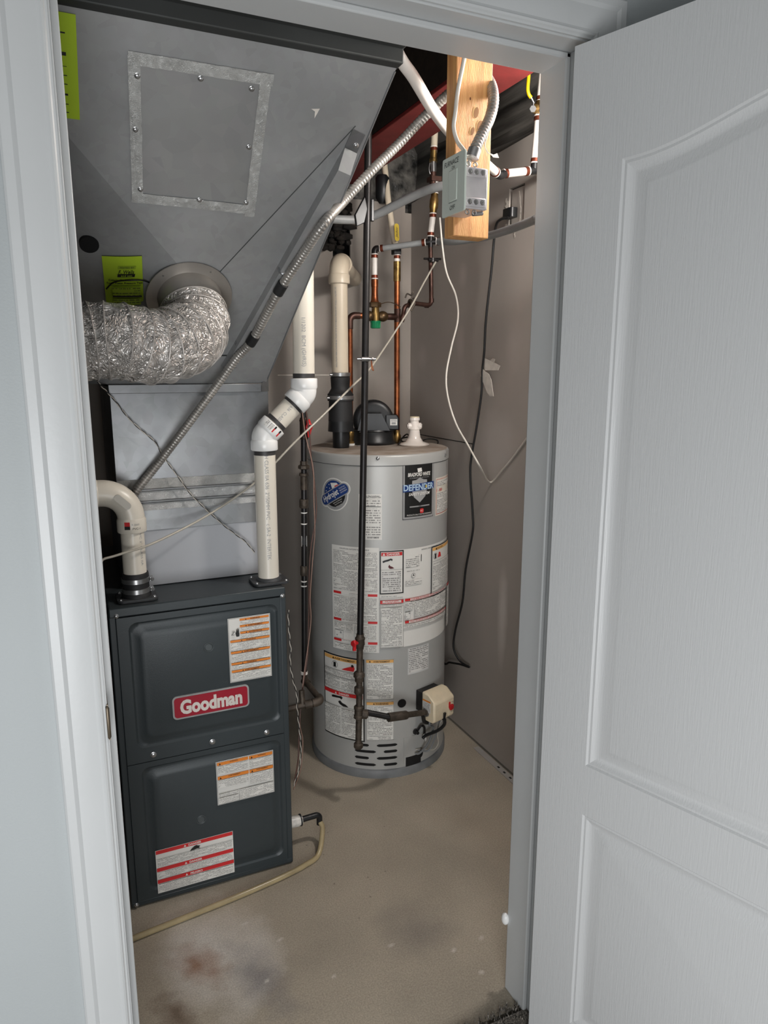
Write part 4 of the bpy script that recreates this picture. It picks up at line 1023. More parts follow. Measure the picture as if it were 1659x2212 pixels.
# brand plate (shield)
w_, h_ = span((869, 999), (937, 995)); _, hreal = span((869, 1000), (868, 1126)); h_ = .137; kv = hreal/h_; tm_ = tmap(869, 999)
els = [('g', rrect(w_/2, h_/2, w_, h_, .004), M_silv), ('r', .0015, .0015, w_-.0015, h_-.0015, mat('dark_silver', (70, 70, 72), .35, .1)), ('g', rrect(w_/2, h_/2, w_-.006, h_-.006, .003), M_silv), ('r', .0095, .0075, w_-.0095, h_-.0075, M_ink),
       ('g', [(w_*.42, .016), (w_*.55, .015), (w_*.57, .024), (w_*.44, .025)], M_paper), ('t', 'BRADFORD WHITE', w_/2, .030, .0085, M_paper, dict(shear=.15, bold=.03, w=w_*.70)), ('t', 'CORPORATION', w_/2, .038, .003, M_inkg, dict(w=w_*.6)),
       ('g', [(w_*.27, .044), (w_*.38, .043), (w_/2, .038), (w_*.62, .043), (w_*.73, .044), (w_*.74, .066), (w_*.68, .083), (w_*.5, .097), (w_*.32, .083), (w_*.26, .066)], M_silv),
       ('g', [(.002, .053), (w_-.001, .050), (w_-.001, .067), (.002, .070)], M_blue), ('t', 'DEFENDER', w_/2, .060, .0145, mat('steel_blue_letter', (176, 200, 218), .4), dict(bold=.03, w=w_*.94)), ('g', circ(w_*.70, .060, .0035), M_yelt), ('t', 'SAFETY SYSTEM', w_/2, .076, .0068, M_paper, dict(shear=.3, bold=.02, w=w_*.66)),
       ('r', w_*.2, .104, w_*.82, .107, M_inkg), ('t', 'SERIES', w_/2, .1055, .003, M_ink), ('g', rrect(w_*.56, .117, .016, .011, .004), M_redp), ('t', 'PHCC', w_*.56, .117, .0045, M_paper, dict(w=.012)), ('t', 'PRODUCTS ONLY FOR PROFESSIONALS', w_/2, h_-.012, .0036, M_paper, dict(w=w_*.76))]
sticker(wh, 'emblem_plate', lambda u, v, d: tm_(u, v*kv, d), els, label='black and silver shield plate, upper right')
# contact label
w_, h_ = span((941, 1032), (963, 1032)); w_ += .04; _, h_ = span((941, 1033), (941, 1115))
els = [('r', 0, 0, w_, h_, mat('cream_paper', (228, 222, 208), .5)), *frm(.004, .006, w_-.004, h_-.006, .0014, M_redp), ('p', .008, .012, w_-.008, .03, M_print, .006), ('t', '1 - 800 -', .030, .045, .011, M_redp), ('p', .008, .055, w_-.008, h_-.01, M_print, .006)]
sticker(wh, 'contact_label', tmap(941, 1033), els, label='cream label with a red frame at the right edge')
# hydrojet emblem
an, z = cyl_hit(722, 1068)
em2 = lambda u, v, d, an=an, z=z: cp3(an+1.42*u/TR_, z-1.42*v, TR_+d)
ro = -.52
def rr_(x, y): return (x*cos(ro)-y*sin(ro), x*sin(ro)+y*cos(ro))
W2 = .036
els = [('g', circ(0, 0, .0415), M_paper), ('g', rrect(0, 0, .104, .036, .018, ro), M_paper), ('g', circ(0, 0, .0385), M_silv), ('g', circ(0, -.002, .033, n=28), M_blue), ('g', [(0+.033*cos(a), -.002+.033*sin(a)) for a in [ro+.2+i*(pi-.4)/14 for i in range(15)]], M_ink),
       ('g', [rr_(.002, -.012), rr_(.026, -.012), rr_(.022, -.022), rr_(.004, -.030)], M_paper), ('g', [rr_(.012, -.012), rr_(.028, -.012), rr_(.024, -.017), rr_(.012, -.018)], M_redp),
       ('g', rrect(0, 0, .098, .030, .015, ro), M_silv), ('g', rrect(0, 0, .092, .025, .012, ro), M_blue), ('t', 'Hydrojet', *rr_(-.012, 0), .0155, M_paper, dict(rot=-ro, bold=.02, w=.056, shear=.15)),
       *[('t', s_, *rr_(.031, -.006+.0055*k), .0030, M_paper, dict(rot=-ro, w=.020)) for k, s_ in enumerate(('TOTAL', 'PERFORMANCE', 'SYSTEM'))], *[('t', s_, *rr_(.002, .019+.0055*k), .003, M_paper, dict(rot=-ro, w=.030-.006*k)) for k, s_ in enumerate(('Sediment Reduction', 'Saves Energy', 'Maximum Hot'))]]
for (x, y) in ((-.022, -.016), (-.014, -.024), (-.024, -.007), (-.012, -.015), (-.005, -.028)): els.append(('g', circ(x, y, .0014, n=6), M_paper))
sticker(wh, 'emblem_sticker', em2, els, label='round blue and silver sticker with a tilted banner, upper left')
# bottom left framed label
w_, _ = span((700, 1404), (787, 1418)); _, h_ = span((700, 1404), (701, 1576))
els = [('r', 0, 0, w_, h_, M_ink), ('r', .005, .005, w_-.005, h_-.005, M_paper), ('r', .006, .006, w_-.006, .020, M_orl), tri(w_*.29, .013, .009, M_ink), ('t', 'AVERTISSEMENT', w_*.56, .0135, .0075, M_ink, dict(bold=.02, w=w_*.48)),
       ('g', circ(w_*.33, .038, .0135), M_ink), ('g', circ(w_*.33, .038, .0122), M_paper), ('g', [(w_*.33-.006, .029), (w_*.33+.006, .029), (w_*.33+.006, .048), (w_*.33-.006, .048)], M_ink), ('g', [(w_*.5, .052), (w_*.58, .044), (w_*.66, .038), (w_*.72, .034), (w_*.78, .030), (w_*.8, .04), (w_*.78, .052)], M_redp), ('g', circ(w_*.75, .031, .005), M_ink),
       ('r', .005, .057, w_-.005, .058, M_ink), fine(.008, .062, w_-.008, .082, .0058), ('r', .005, .084, w_-.005, .085, M_ink), fine(.008, .088, w_*.46, .124, .0058), fine(w_*.5, .088, w_-.008, .124, .0058), fine(.008, .128, w_-.008, .138, .0058),
       ('r', .006, .141, w_-.006, .155, M_redp), tri(w_*.36, .148, .009, M_paper), ('t', 'DANGER', w_*.56, .148, .008, M_paper, dict(bold=.02)), ('g', [(w_*.25, .164), (w_*.3, .161), (w_*.42, .160), (w_*.50, .158), (w_*.53, .163), (w_*.5, .170), (w_*.46, .166), (w_*.36, .168), (w_*.26, .170)], M_ink), ('g', [(w_*.42, .182), (w_*.47, .176), (w_*.52, .184), (w_*.60, .188), (w_*.66, .196), (w_*.54, .196), (w_*.46, .190)], M_ink), ('r', .005, .199, w_-.005, .1998, M_ink), fine(.008, .203, w_*.47, h_-.01, .0058), fine(w_*.5, .205, w_-.008, h_-.01, .0058)]
sticker(wh, 'warning_label', tmap(700, 1404), els, label='large black framed pictogram label, lower left')
for (a, b, c_, tx) in (((790, 1424), (851, 1424), (791, 1511), 'AVERTISSEMENT'), ((791, 1515), (851, 1514), (793, 1599), 'WARNING')):
    w_, _ = span(a, b); _, h_ = span(a, c_)
    sticker(wh, 'warning_label', tmap(*a), [('g', rrect(w_/2, h_/2, w_, h_, .003), M_paper), *frm(.001, .001, w_-.001, h_-.001, .001, M_ink), ('r', .002, .002, w_-.002, .013, M_orl), tri(w_*.15 if len(tx) > 8 else w_*.28, .0075, .007, M_ink), ('t', tx, w_*.56, .0078, .006 if len(tx) > 8 else .0072, M_ink, dict(bold=.02)), fine(.005, .017, w_-.006, h_-.02, .0060), fine(.010, h_-.018, w_-.012, h_-.005, .006)], label='slim %s label with a pale orange header, %s of its pair' % (tx.lower(), 'upper' if len(tx) > 8 else 'lower'))
w_, _ = span((881, 1401), (926, 1390)); _, h_ = span((881, 1401), (880, 1458))
sticker(wh, 'data_label', tmap(881, 1401), [('r', 0, 0, w_, h_, mat('greyish_paper', (206, 206, 204), .5)), ('p', .004, .004, w_-.004, h_-.006, M_printk, .0072)], label='small plain white data label')
# louvre slots
z0 = cyl_hit(800, 1607)[1]
aL, _ = cyl_hit(767, 1636); aM, _ = cyl_hit(814, 1636); aR, _ = cyl_hit(858, 1636)
rows = [cyl_hit(790, y_)[1] for y_ in (1609.5, 1623, 1637, 1651, 1665)]
lv = MB()
def slot(a0, a1, zz):
    hh = .0052; n = 8; P_ = []
    for i in range(n+1): P_.append((a0+hh/TR_-(hh/TR_)*sin(pi*i/n), zz-hh*cos(pi*i/n)))
    for i in range(n+1): P_.append((a1-hh/TR_+(hh/TR_)*sin(pi*i/n), zz+hh*cos(pi*i/n)))
    mb = MB(); k = len(P_); mid = []
    # strip quads between left and right arcs following the curvature
    m_ = 10; vs = []
    for j in range(m_+1):
        t_ = j/m_; an_ = a0+(a1-a0)*t_
        e_ = min(1, min(t_, 1-t_)*(a1-a0)*TR_/hh); hz = hh*sqrt(max(0, 1-(1-e_)**2)) if e_ < 1 else hh
        hz = max(hz, .0015)
        vs += [cp3(an_, zz-hz, TR_+.0007), cp3(an_, zz+hz, TR_+.0007)]
    mb.add(vs, [(2*j, 2*j+2, 2*j+3, 2*j+1) for j in range(m_)])
    mb.build('air_slot', M_dark, wh, flat=True)
aa = lambda px: cyl_hit(px, 1637)[0]
for i, zz in enumerate(rows):
    if i % 2 == 0: slot(aa(767), aa(797), zz); slot(aa(814), aa(858), zz)
    else: slot(aa(767), aa(812), zz); slot(aa(829), aa(858), zz)
# round black hole + burner plate
an, z = cyl_hit(868, 1519)
mb = MB(); mb.lathe(cp3(an, z, TR_-.002), (cos(an), sin(an), 0), [(0, .0165), (.004, .0165), (.005, .012)], 24); mb.build('grommet', M_dark, wh)
mb = MB(); a0, z_1 = cyl_hit(872, 1594); a1, z_2 = cyl_hit(913, 1650); n = 8
vs = []; 
for i in range(n+1): vs += [cp3(a0+(a1-a0)*i/n, z_1, TR_+.002), cp3(a0+(a1-a0)*i/n, z_2+.02, TR_+.002)]
for i in range(n+1): vs += [cp3(a0+(a1-a0)*i/n, z_1, TR_), cp3(a0+(a1-a0)*i/n, z_2+.02, TR_)]
fs = [(2*i, 2*i+1, 2*i+3, 2*i+2) for i in range(n)]+[(2*i, 2*i+2, 2*(i+n+1)+2, 2*(i+n+1)) for i in range(n)]+[(0, 1, 2*n+3, 2*n+2)]
mb.add(vs, fs); mb.build('access_plate', M_tank, wh)
mb = MB(); a0, za = cyl_hit(876, 1636); a1, zb2 = cyl_hit(908, 1657)
vs = []
for i in range(n+1): an_ = a0+(a1-a0)*i/n; vs += [cp3(an_, za+(.0 if i < 5 else .0), TR_+.0024), cp3(an_, zb2-.004, TR_+.0024)]
mb.add(vs, [(2*i, 2*i+1, 2*i+3, 2*i+2) for i in range(n)]); mb.build('burner_opening', M_dark, wh, flat=True)
mb = MB(); an, z = cyl_hit(908, 1625); vs = [cp3(an+.0115/TR_*cos(t_)*1, z+.020*sin(t_), TR_+.0028) for t_ in [2*pi*i/20 for i in range(20)]]; mb.add(vs, [tuple(range(20))]); mb.build('sight_opening', M_dark, wh, flat=True)
# --- gas control
gv = ay(934, 1518, 2.145); an = atan2(gv.y-TC.y, gv.x-TC.x); an, zg = cyl_hit(918, 1508)
GN = Vector((cos(an), sin(an), 0)); GT = Vector((-sin(an), cos(an), 0)); GC = cp3(an, zg)
def gp(t_, z_, n_): return GC+GT*t_+Vector((0, 0, z_))+GN*n_
MB().prism([gp(-.046, -.03, 0), gp(.046, -.03, 0), gp(.046, .047, 0), gp(-.046, .047, 0)], GN*.034).build('valve_bracket', M_iron, wh)
gb = MB(); pr = []
poly = [(.034, .055), (.060, .055), (.100, .027), (.100, -.040), (.094, -.051), (.034, -.051)]
pl = [gp(-.052, zz, nn) for (nn, zz) in poly]; gb.prism(pl, GT*.106)
gvo = gb.build('gas_control', M_cream, wh, bev=.006, label='cream gas control box with a red dial')
MB().prism([gp(.020, .014, .099), gp(.046, .014, .099), gp(.046, -.040, .099), gp(.020, -.040, .099)], GN*.003).build('dial_panel', M_cream, gvo, bev=.001)
kb = MB(); kb.lathe(gp(.036, -.010, .101), GN, [(0, .0125), (.003, .012), (.004, .010)], 24); kb.prism([gp(.029, -.006, .104), gp(.031, -.004, .104), gp(.043, -.014, .104), gp(.041, -.016, .104)], GN*.0035); kb.build('dial', M_red, gvo)
MB().prism([gp(.018, .016, .1045), gp(.025, .016, .1045), gp(.025, -.006, .1045), gp(.018, -.006, .1045)], GN*.003).build('button', M_red, gvo)
sticker(gvo, 'printed_text', lambda u, v, d: gp(.022+u, .018-v, .1062+d), [('t', 'ON', .012, .004, .004, M_ink), ('t', 'OFF', .017, .008, .003, M_ink), ('t', 'VERY HOT', .014, .0415, .003, M_ink)])
# side sticker on the valve
sdp = lambda u, v, d: gp(-.052-d, .030-v, .040+u)
sticker(gvo, 'printed_text', sdp, [('r', 0, 0, .040, .046, M_paper), ('r', 0, 0, .040, .006, M_or), ('p', .003, .009, .037, .043, M_printk, .005)])
mb = MB(); mb.prism([gp(-.006, -.020, .100), gp(.003, -.020, .100), gp(.003, -.050, .094), gp(-.006, -.050, .094)], GN*.008); mb.tube(smooth([gp(-.002, -.045, .104), gp(0, -.07, .10), gp(-.008, -.10, .075), gp(-.022, -.132, .03), gp(-.03, -.145, .02)], 6), .0062, 10)
mb.build('ignition_lead', M_blk, wh)
for pts, r, m in (([gp(-.03, -.046, .06), gp(-.035, -.075, .06), gp(-.005, -.10, .05), gp(-.02, -.16, .04), gp(-.045, -.20, .02), gp(-.055, -.205, .005)], .004, M_ring),
                  ([gp(.008, -.046, .09), gp(.012, -.10, .06), gp(.03, -.15, .04), gp(.045, -.19, .03), gp(.03, -.215, .02), gp(-.01, -.20, .012), gp(-.05, -.19, .004)], .0017, M_wirew),
                  ([gp(.0, -.046, .08), gp(.02, -.11, .05), gp(.012, -.16, .04), gp(-.01, -.20, .03), gp(-.045, -.195, .006)], .003, M_ring),
                  ([gp(-.06, -.03, .05), gp(-.05, -.06, .05), gp(-.01, -.07, .05), gp(.02, -.055, .05)], .008, M_iron),
                  ([gp(.03, -.046, .06), gp(.04, -.062, .05), gp(.045, -.05, .03)], .006, M_iron),
                  ([gp(-.045, -.115, .006), gp(-.035, -.095, .016), gp(-.022, -.105, .02), gp(-.018, -.14, .016)], .0045, M_iron)):
    MB().tube(smooth(pts, 7), r, 8).build('burner_tube', m, wh)
MB().lathe(gp(-.052, -.118, 0), GN, [(0, .010), (.006, .010), (.008, .006), (.018, .006)], 16).build('igniter_button', M_blk, wh)
mb = MB(); mb.prism([gp(-.030, -.130, .022), gp(-.022, -.128, .022), gp(-.010, -.155, .020), gp(-.014, -.165, .02)], GN*.001); mb.build('wire_flag', M_paper, wh)
# --- blower on top
T0 = TC+Vector((0, 0, TZ))
bc = az(806, 963, TZ)
bwl = MB(); bw0 = Vector((bc.x+.036, bc.y+.082, TZ))
bwl.lathe(bw0, (0, 0, 1), [(0, .088), (.006, .092), (.012, .086), (.050, .082), (.053, .086), (.058, .084)], 40)
blo = bwl.build('blower_base', M_blk, wh)
VF = Vector((-.37, -.93, 0)).normalized(); VS = Vector((-VF.y, VF.x, 0))
if VS.x < 0: VS = -VS
vc = bw0+Vector((0, 0, .092))
sc_ = MB(); sc_.lathe(vc+VF*-.035, VF, [(0, .070), (.004, .078), (.010, .080), (.055, .080), (.062, .076), (.066, .068), (.068, .060)], 44)
sc_.prism([vc+VS*-.062+VF*.03+Vector((0, 0, -.035)), vc+VS*.062+VF*.03+Vector((0, 0, -.035)), vc+VS*.030+VF*.03+Vector((0, 0, .03)), vc+VS*-.045+VF*.03+Vector((0, 0, .03))], VF*.048)
sc_.build('scroll', M_blk, blo)
mb = MB(); p0 = vc+VS*.075+VF*.0+Vector((0, 0, -.012)); mb.prism([p0+VS*-.03+VF*.035+Vector((0, 0, .035)), p0+VS*.018+VF*.035+Vector((0, 0, .035)), p0+VS*.026+VF*.035+Vector((0, 0, .02)), p0+VS*.026+VF*.035+Vector((0, 0, -.025)), p0+VS*-.03+VF*.035+Vector((0, 0, -.025))], VF*-.07); mo = mb.build('motor_cover', M_blk, blo, bev=.005)
sticker(blo, 'data_label', lambda u, v, d: p0+VF*(.0355+d)+VS*(-.010+u)+Vector((0, 0, .018-v)), [('r', 0, 0, .028, .024, M_paper), ('p', .002, .002, .026, .010, M_printk, .003), ('r', .006, .012, .022, .02, M_inkg)], step=.03)
for s_ in (-.05, -.012, .03):
    mb = MB(); q = bw0+VS*s_+VF*.075; mb.prism([q+VS*-.006+Vector((0, 0, .05)), q+VS*.010+Vector((0, 0, .05)), q+VS*.004+VF*-.02+Vector((0, 0, .10)), q+VS*-.002+VF*-.02+Vector((0, 0, .10))], VF*-.012); mb.build('rib', M_blk, blo)
for k in range(3):
    q = az(775+k*22, 964-k*1.5, TZ+.0); MB().box(q-Vector((.006, .004, 0)), q+Vector((.006, .004, .004))).build('mounting_tab', M_steel, blo)
# ============================================================ HEATER VENT
hv = thing('vent_pipe', tuple(az(735, 955, TZ)), 'beige plastic exhaust pipe with rounded top elbow rising from the water heater blower', 'pipe')
HY = 2.49
hp = az(736, 955, TZ); hp.y = HY; hp.x = ay(736, 900, HY).x; zt_ = ay(738, 600, HY).z
bt = MB(); zb0 = TZ+.0; 
bt.lathe((hp.x, hp.y, zb0+.002), (0, 0, 1), [(0, .031), (.058, .031), (.06, .048), (.09, .046), (.150, .043), (.152, .040)], 32); bt.build('outlet_tube', M_blk, hv)
za, zb3 = ay(738, 862, HY).z, ay(738, 806, HY).z
bt = MB(); bt.lathe((hp.x, hp.y, TZ+.1), (0, 0, 1), [(0, .046), (za-TZ-.1, .043)], 32); bt.build('boot_tail', M_rub, hv)
bt = MB(); bt.lathe((hp.x, hp.y, za-.006), (0, 0, 1), [(0, .048), (.024, .048), (.028, .044), (.045, .034), (.062, .035), (.085, .036), (.088, .033)], 36); bt.build('rubber_boot', M_rub, hv)
for z, r in ((za-.001, .0485), (zb3-.012, .0365)):
    c_ = MB(); c_.lathe((hp.x, hp.y, z), (0, 0, 1), [(0, r-.001), (.0008, r+.0012), (.013, r+.0012), (.014, r-.001)], 36, cap=False); c_.cyl((hp.x-r-.008, hp.y-.01, z+.006), (hp.x-r+.006, hp.y-.01, z+.006), .004, 10); c_.build('hose_clamp', M_steel, hv)
MB().cyl((hp.x, hp.y, zb3-.02), (hp.x, hp.y, zt_+.01), R2, 32).build('pipe', M_pvcb, hv)
et = Vector((hp.x, hp.y, ay(742, 566, HY).z)); ed = (Vector((ay(768, 575, 2.9).x, YB+.005, et.z))-et).normalized()
e = MB(); e.tube(fillet([Vector((hp.x, hp.y, zt_)), et, et+ed*.07], .055, 12), R2+.005, 32); e.lathe((hp.x, hp.y, zt_-.022), (0, 0, 1), [(0, R2+.006), (.002, R2+.008), (.030, R2+.008), (.034, R2+.005)], 32); e.lathe(et+ed*.06, ed, [(0, R2+.005), (.004, R2+.0085), (.034, R2+.0085)], 32); e.build('elbow', M_pvcb, hv, label='rounded elbow turning into the wall')
MB().cyl(et+ed*.08, et+ed*((YB+.03-et.y)/ed.y), R2, 28).build('pipe', M_pvcb, hv)
vm5 = pipemap((hp.x, hp.y, zt_-.03), (hp.x, hp.y, zb3), R2, (-1, -.75, 0))
sticker(hv, 'printed_text', lambda u, v, d: vm5(u, v-.004, d), [('t', 'ULC S636 PVC 2" TYPE BH GAS VENTING SYSTEM CLASS IIA 65C INSTALL PER MANUFACTURERS INSTRUCTIONS', .145, 0, .006, M_inkg, dict(w=.28, bold=.02))], d0=.0004)

# ============================================================ COPPER PIPES + MIXING VALVE
YC = 2.36
cw = thing('hot_water_piping', tuple(az(757, 962, TZ)), 'copper pipe loop with green capped mixing valve above the water heater', 'pipe')
Lx = az(757, 962, TZ); lx = ay(757, 880, Lx.y)
yc = Lx.y
zc = ay(780, 682, yc).z; mvx = ay(811, 680, yc).x; rx = ay(858, 800, yc).x
MB().tube(fillet([Vector((Lx.x, yc, TZ+.045)), Vector((lx.x, yc, zc)), Vector((mvx-.02, yc, zc))], .024, 10), .0112, 18).build('pipe', M_cu, cw)
MB().lathe((lx.x+.0, yc, zc-.05), (0, 0, 1), [(0, .0112), (.001, .0128), (.03, .0128)], 18).build('solder_joint', M_cud, cw)
e = MB(); e.tube(fillet([Vector((lx.x, yc, zc-.035)), Vector((lx.x, yc, zc)), Vector((lx.x+.04, yc, zc))], .022, 10), .0130, 18); e.build('elbow', M_cud, cw)
e = MB(); e.lathe((Lx.x, yc, TZ+.004), (0, 0, 1), [(0, .015), (.012, .0155), (.013, .012), (.022, .013), (.040, .0145), (.048, .0145), (.052, .012)], 20); e.build('nipple', M_brass, cw)
MB().lathe((Lx.x, yc, TZ+.0), (0, 0, 1), [(0, .017), (.008, .017)], 20).build('white_collar', M_pvcw, cw)
# right copper
zr1 = ay(857, 590, yc).z
MB().cyl((rx, yc+.0, TZ+.05), (rx-.002, yc, zr1), .0112, 18).build('pipe', M_cu, cw)
MB().lathe((rx, yc, TZ+.002), (0, 0, 1), [(0, .016), (.03, .016), (.035, .0125), (.05, .0125)], 18).build('nipple', M_brass, cw)
e = MB(); e.lathe((rx, yc, zc-.02), (0, 0, 1), [(0, .0128), (.05, .0128)], 18); e.cyl((mvx+.02, yc, zc), (rx, yc, zc), .0125, 18); e.build('tee', M_cud, cw)
# mixing valve
mv = MB(); mv.lathe((mvx, yc, zc-.02), (0, 0, 1), [(0, .015), (.02, .016), (.05, .014), (.058, .019)], 20); mvo = mv.build('mixing_valve', M_brass, cw, label='brass mixing valve body')
e = MB(); e.lathe((mvx+.012, yc, zc), (1, 0, 0), [(0, .014), (.008, .018), (.014, .020), (.022, .020), (.032, .016), (.036, .013)], 20); e.lathe((mvx-.012, yc, zc), (-1, 0, 0), [(0, .014), (.010, .019), (.018, .019), (.026, .013)], 20); e.build('union', mat('dark_bronze', (104, 82, 56), .4, .7, .2, 30), mvo)
gc_ = MB(); gc_.lathe((mvx, yc-.0, zc-.045), (0, 0, 1), [(0, .016), (.003, .018), (.020, .0185), (.022, .020), (.027, .020)], 20); 
for k in range(16):
    a = 2*pi*k/16; gc_.box((mvx+cos(a)*.0175-.001, yc+sin(a)*.0175-.001, zc-.043), (mvx+cos(a)*.0175+.0015, yc+sin(a)*.0175+.0015, zc-.025))
gc_.build('cap', M_green, mvo, label='ribbed green cap')
MB().hexn((mvx-.002, yc, zc+.032), (0, 0, 1), .024, .018).build('hex_nut', mat('dark_bronze', (104, 82, 56)), mvo)
ztp = ay(806, 612, yc).z
e = MB(); e.lathe((mvx-.003, yc, zc+.050), (0, 0, 1), [(0, .018), (.008, .014), (.03, .0122), (.055, .0122), (.056, .0135), (.083, .0135)], 18); e.build('pipe', M_cu, cw)
def pexjoint(mb, p, d, r=.0115, white=True): pass
def ring(parent, p, d, r=.0112, both=True):
    MB().lathe(Vector(p), d, [(-.006, r), (-.0055, r+.0016), (.0045, r+.0016), (.005, r)], 20, cap=False).build('crimp_ring', M_ringc, parent)
    MB().lathe(Vector(p)+Vector(d).normalized()*.007, d, [(-.0018, r), (-.0015, r+.0019), (.0018, r+.0019), (.002, r)], 20, cap=False).build('white_ring', M_pexw, parent)
# ============================================================ WHITE/GREY WATER PIPES
RP_ = .0105
wp = thing('water_pipe', tuple(ay(930, 522, 2.36)), 'grey plastic water pipe crossing behind the stud and dropping to the mixing valve', 'pipe')
zh = ay(815, 537, yc).z; hx0 = mvx-.003
top1 = zc+.133
MB().cyl((hx0, yc, top1-.002), (hx0, yc, zh-.02), .0102, 18).build('pipe', M_pexw, wp)
for z, d in ((top1+.010, (0, 0, -1)), (zh-.028, (0, 0, 1))): ring(wp, (hx0, yc, z), d)
tee = ay(930, 522, 2.44)
e = MB(); e.tube(fillet([Vector((hx0, yc, zh-.022)), Vector((hx0, yc, zh)), Vector((hx0+.022, yc+.003, zh+.001))], .012, 8), .0115, 16); e.build('elbow', M_iron, wp)
hA_ = Vector((hx0+.02, yc+.003, zh+.001))
hd = (tee-hA_); 
MB().tube([hA_, tee-hd.normalized()*.022], .0108, 18).build('pipe', M_pexg, wp)
ring(wp, hA_+hd.normalized()*.010, hd*-1); ring(wp, tee-hd.normalized()*.026, hd)
te = MB(); te.tube([tee-hd.normalized()*.024, tee, tee+Vector((.024, -.012, .001))], .0105, 16); te.cyl(tee, tee+Vector((.0, 0, .028)), .0105, 16); te.cyl(tee, tee-Vector((0, 0, .02)), .0095, 16); te.build('tee', M_iron, wp)
cpts = [tee+Vector((.024, -.012, .001)), ay(985, 521, 2.30), ay(1045, 512, 2.16), ay(1100, 496, 1.98), ay(1150, 477, 1.83), ay(1172, 468, 1.77), Vector((1.33, 1.60, ay(1172, 468, 1.77).z+.01)), Vector((1.33, 1.32, ay(1172, 468, 1.77).z+.04))]
MB().tube(smooth(cpts, 8), .0128, 18).build('pipe', M_pexg, wp); ring(wp, cpts[0], (-1, .4, 0), .0125)
# riser above the tee with brass valve
rs = thing('water_pipe', tuple(ay(930, 522, 2.44)), 'white riser pipe with brass ball valve just left of the stud', 'pipe')
yr = 2.44
def rp(px, py): return ay(px, py, yr)
segs = [('w', (930, 508), (934, 462)), ('b', (935, 455), (939, 415)), ('w', (939, 412), (941, 392))]
MB().tube([tee+Vector((0, 0, .026)), rp(935, 466)], .0108, 18).build('pipe', M_pexw, rs); ring(rs, rp(930.5, 506), rp(930, 522)-rp(931, 500)); ring(rs, rp(935, 466), rp(936, 440)-rp(935, 466))
e = MB(); a = rp(935.5, 460); b = rp(939, 418); e.lathe(a, b-a, [(0, .013), (.012, .0135), (.02, .016), (.045, .016), (.052, .0135), ((b-a).length, .013)], 20); e.build('ball_valve', M_brass, rs)
ring(rs, rp(939.5, 413), rp(939, 418)-rp(940, 400)); MB().tube([rp(939.5, 415), rp(942, 385)], .0108, 16).build('pipe', M_pexw, rs)
e = MB(); e.tube([rp(935, 400), rp(935.5, 372)], .012, 12); e.box(rp(938, 388)-Vector((.02, .02, .008)), rp(938, 388)+Vector((.02, .02, .008))); e.build('fitting', M_cud, rs)
e = MB(); e.tube([rp(936, 372), rp(936, 350)], .0085, 12); e.tube(smooth([rp(929, 352), rp(927, 365), rp(930, 376), rp(936, 380)], 5), .002, 6); e.tube(smooth([rp(941, 352), rp(941, 365), rp(940, 378)], 5), .002, 6); e.build('check_fitting', M_steel, rs)
e = MB(); a = rp(936, 350); b = rp(937, 326); e.lathe(a, b-a, [(0, .0145), (.010, .0145), (.012, .012), ((b-a).length, .0125)], 18); e.build('brass_fitting', M_brass, rs)
MB().tube([rp(937, 330), rp(939, 285), rp(940, 235)], .0122, 16).build('pipe', M_pvcb, rs); ring(rs, rp(937.2, 322), Vector((0, 0, 1)))
# copper drop with clamps
dr = thing('copper_pipe', tuple(ay(930, 658, 2.42)), 'dark copper drop pipe with an elbow turning left below the grey pipe', 'pipe')
d0 = tee-Vector((0, 0, .018)); d1_ = Vector((ay(932, 658, 2.44).x, 2.44, ay(932, 660, 2.44).z)); d2 = ay(893, 655, 2.42); d3 = ay(874, 662, 2.40); d4 = ay(868, 695, 2.40)
MB().tube(fillet([d0, d1_, d2, d3, d4], .018, 8), .0082, 14).build('pipe', M_cud, dr)
for p, d_ in ((d1_+Vector((0, 0, .018)), (0, 0, 1)), (d1_-Vector((.020, 0, 0)), (1, 0, 0)), (ay(869, 688, 2.4), (0, 0, 1))): MB().lathe(p, d_, [(-.007, .0095), (.007, .0095)], 14).build('coupling', M_cud, dr)
cl1 = MB(); pcl = ay(934, 562, 2.43); cl1.lathe(pcl, (0, 0, 1), [(-.007, .013), (.007, .013)], 14); cl1.cyl(pcl+Vector((-.035, 0, .003)), pcl+Vector((.035, -.0, .006)), .004, 10); cl1.cyl(pcl+Vector((-.02, -.006, 0)), pcl+Vector((.02, -.006, 0)), .006, 10); cl1.build('saddle_valve', M_iron, dr)
cl1 = MB(); pcl2 = ay(886, 656, 2.41); cl1.torus(pcl2, (1, 0, 0), .013, .005, 18); cl1.tube(smooth([pcl2+Vector((-.02, 0, .02)), pcl2+Vector((-.012, 0, .034)), pcl2+Vector((.004, 0, .030)), pcl2+Vector((.012, 0, .042))], 5), .003, 8); cl1.tube(smooth([pcl2+Vector((.008, -.01, .02)), pcl2+Vector((.012, -.012, 0)), pcl2+Vector((-.002, -.01, -.026))], 5), .004, 8); cl1.build('ground_clamp', M_ironb, dr)
gw = MB(); gw.tube(smooth([ay(803, 668, yc-.02), ay(815, 660, yc-.02), ay(835, 653, yc-.02), ay(850, 655, yc-.01), ay(865, 663, 2.40)], 6), .0016, 6); gw.build('ground_wire', mat('bronze_wire', (96, 76, 54), .4, .6), label='thin bronze ground wire arching over the mixing valve', cat='wire')
